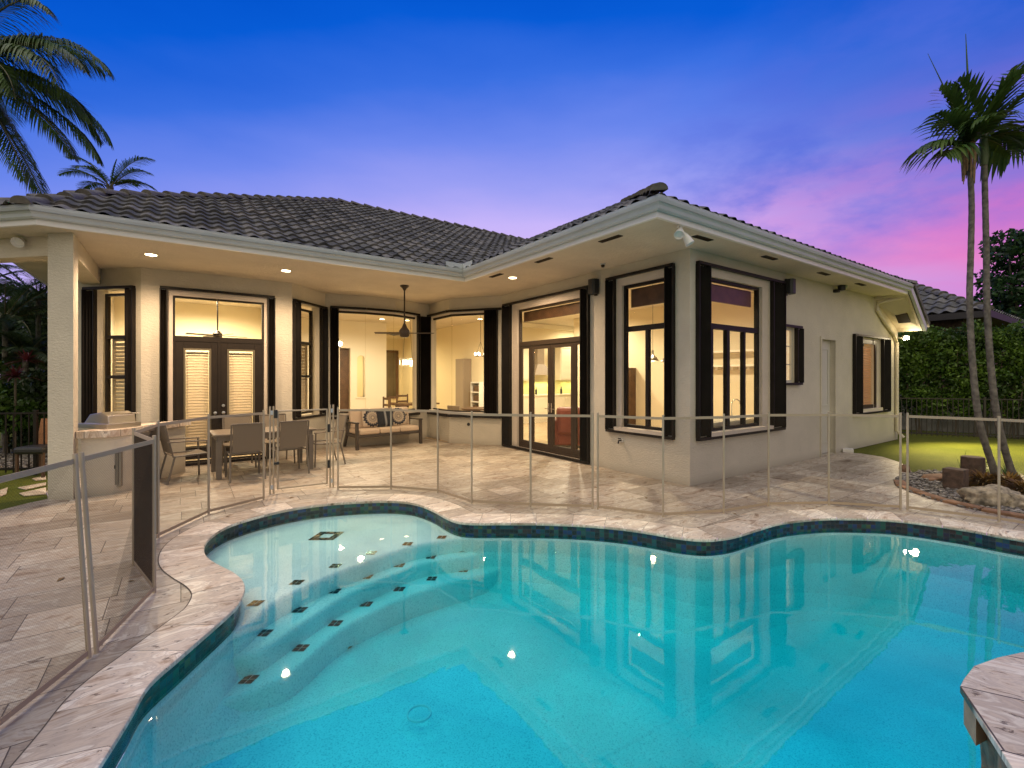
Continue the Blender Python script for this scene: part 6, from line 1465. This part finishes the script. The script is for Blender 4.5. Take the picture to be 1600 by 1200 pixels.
fanpalm(8,500,11.5,22,1.9,'bushy dark palm behind the fence at the left edge'); fanpalm(60,470,12.8,22,1.7,'dark palm half hidden behind the porch column'); fanpalm(-40,450,13,12,2.0,'tall palm with an arching frond at the far left'); fanpalm(40,560,10.9,16,1.0,'low dark palm beside the red leaved cordyline',ll=.4); fanpalm(70,560,12.5,16,1.2,'low dark palm close behind the porch column',ll=.4)
q=at(24,575,9.9); r=empty('cordyline',(q.x,q.y,0),0,'red leaved cordyline behind the left black fence','plant'); mb=MB(); blades(mb,Vector((0,0,q.z-.2)),60,.5,.03,(.1,1.3),.4); blades(mb,Vector((.15,.1,q.z+.15)),50,.45,.03,(.1,1.3),.4); mb.build('leaves',M['redleaf'],r); MB().tube([(0,0,0),(0,0,q.z)],.02,6).build('stem',M['bark'],r)
# backdrop trees far left + gap filler hedge beyond side of house
c=at(20,560,17); bt=empty('tree',(c.x,c.y,0),0,'dark background tree at the far left beyond the palms','tree'); cs=[((random.uniform(-3.4,2.4),random.uniform(-1,1),random.uniform(.6,3.6)),(1.0,.8,.9)) for _ in range(26)]+[((random.uniform(-3.4,2.4),random.uniform(-1,1),random.uniform(3.2,4.7)),(1.0,.8,.6)) for _ in range(12)]; foliage('crown',cs,20000,.10,'palmdark',bt); MB().tube([(0,0,0),(0,0,3)],[.15,.08],8).build('trunk',M['bark'],bt)
# pebble strip and kerb behind the left fence
pl=[v2(g(-160,736)),v2(g(90,733)),v2(g(90,700)),v2(g(-160,700))]; tag(sheet('garden_bed',[pl],.003,M['dark']),kind='structure'); xs=[p.x for p in pl]; ys=[p.y for p in pl]; pts=[]
while len(pts)<1500:
    p=Vector((random.uniform(min(xs),max(xs)),random.uniform(min(ys),max(ys)),.003))
    if inside(p,pl): pts.append(p)
mb=MB(); pebbles(mb,pts,.02,.05); tag(mb.build('garden_pebbles',M['pebble'],smooth=True),'pebbles on the bed behind the left fence','pebbles',kind='stuff')
# stepping stones in the left turf
for k,(pts_,l) in enumerate((([(0,766),(12,762),(10,772),(0,776)],'stepping stone cut by the left picture edge'),([(28,762),(72,754),(72,758),(40,765)],'slim stepping stone farther from the column'),([(30,771),(72,762),(72,772),(38,775)],'stepping stone nearest the porch column in the turf'),([(50,748),(72,744),(72,749),(56,751)],'farthest stepping stone near the fence'),)):
    P=[v2(g(*q)) for q in pts_]; o_=MB().prism([(p.x,p.y) for p in P],-.005,.006).build('stepping_stone',M['capm'],bevel=.002); tag(o_,l,'stepping stone','stepping stones in the left turf')
# fallen leaves on the water and deck
ml=mat('dry_leaf',(.20,.12,.04),.7)
for px,py,z_,l in((356,807,.004+.002,'tiny dry leaf on the coping by the shelf'),(205,908,.003,'dry leaf on the paving below the dark fence fold'),(1148,803,.003,'dry leaf on the paving right of the house corner'),(547,1012,depth(g(547,1012,-.70))+.004,'dark leaf on the pool floor below the steps')):
    q=g(px,py,z_); mb=MB(); mb.v=[(-.03,0,0),(0,-.012,.004),(.035,0,.001),(0,.014,.006)]; mb.f=[(0,1,2,3)]; o_=mb.build('fallen_leaf',ml); o_.location=q; o_.rotation_euler.z=random.random()*6; tag(o_,l,'leaf')

for px,py,l in((880,770,'dry leaf on the paving in front of the wing french doors'),(1010,778,'dry leaf on the paving below the corner window'),(930,762,'small dry leaf on the paving by the double fence posts'),(560,745,'dry leaf on the patio paving in front of the sofa'),(700,755,'dry leaf on the patio paving under the bay window'),(95,905,'dry leaf on the paving behind the left fence mesh'),(1250,760,'dry leaf on the paving beside the side door'),(455,778,'dry leaf beside the gate of the mesh fence')):
    q=g(px,py,.003); mb=MB(); k=random.uniform(.8,1.3); mb.v=[(-.035*k,0,0),(-.01,-.016*k,.006),(.03*k,-.004,.002),(.04*k,.006,.001),(0,.018*k,.008)]; mb.f=[(0,1,2,3,4)]; o_=mb.build('fallen_leaf',ml); o_.location=q; o_.rotation_euler.z=random.random()*6; tag(o_,l,'leaf')

# ------------------------------------------------------------------ every separate piece of these parts is a part of its own
def split_loose(o):
    me=o.data; n=len(me.vertices); par=list(range(n))
    def find(a):
        while par[a]!=a: par[a]=par[par[a]]; a=par[a]
        return a
    for e in me.edges:
        a,b=find(e.vertices[0]),find(e.vertices[1])
        if a!=b: par[a]=b
    grp={}
    for f in me.polygons: grp.setdefault(find(f.vertices[0]),[]).append(f)
    if len(grp)<2: return
    V=[v.co.copy() for v in me.vertices]; first=True
    for k,fs in grp.items():
        ids=sorted({i for f in fs for i in f.vertices}); mp={v:i for i,v in enumerate(ids)}
        nm=bpy.data.meshes.new(o.name.split('.')[0]); nm.from_pydata([V[i] for i in ids],[],[tuple(mp[i] for i in f.vertices) for f in fs]); nm.update()
        for m in me.materials: nm.materials.append(m)
        if first: keep=nm; first=False
        else:
            c=o.copy(); COL.objects.link(c); c.data=nm
    o.data=keep
for o in list(bpy.data.objects):
    if o.type=='MESH' and o.parent and (o is bf or o is wall_end or (o.name.split('.')[0]=='wall' and o.parent is house) or o.name.split('.')[0]=='handle' and o.parent.parent is house) or o.type=='MESH' and o.parent and o.name.split('.')[0] in ('edge_binding','shutter_track','window_sill','trim','post_bridge','latch','hinge','splash_guard','crown_moulding','rail','storage_box','lens'): split_loose(o)
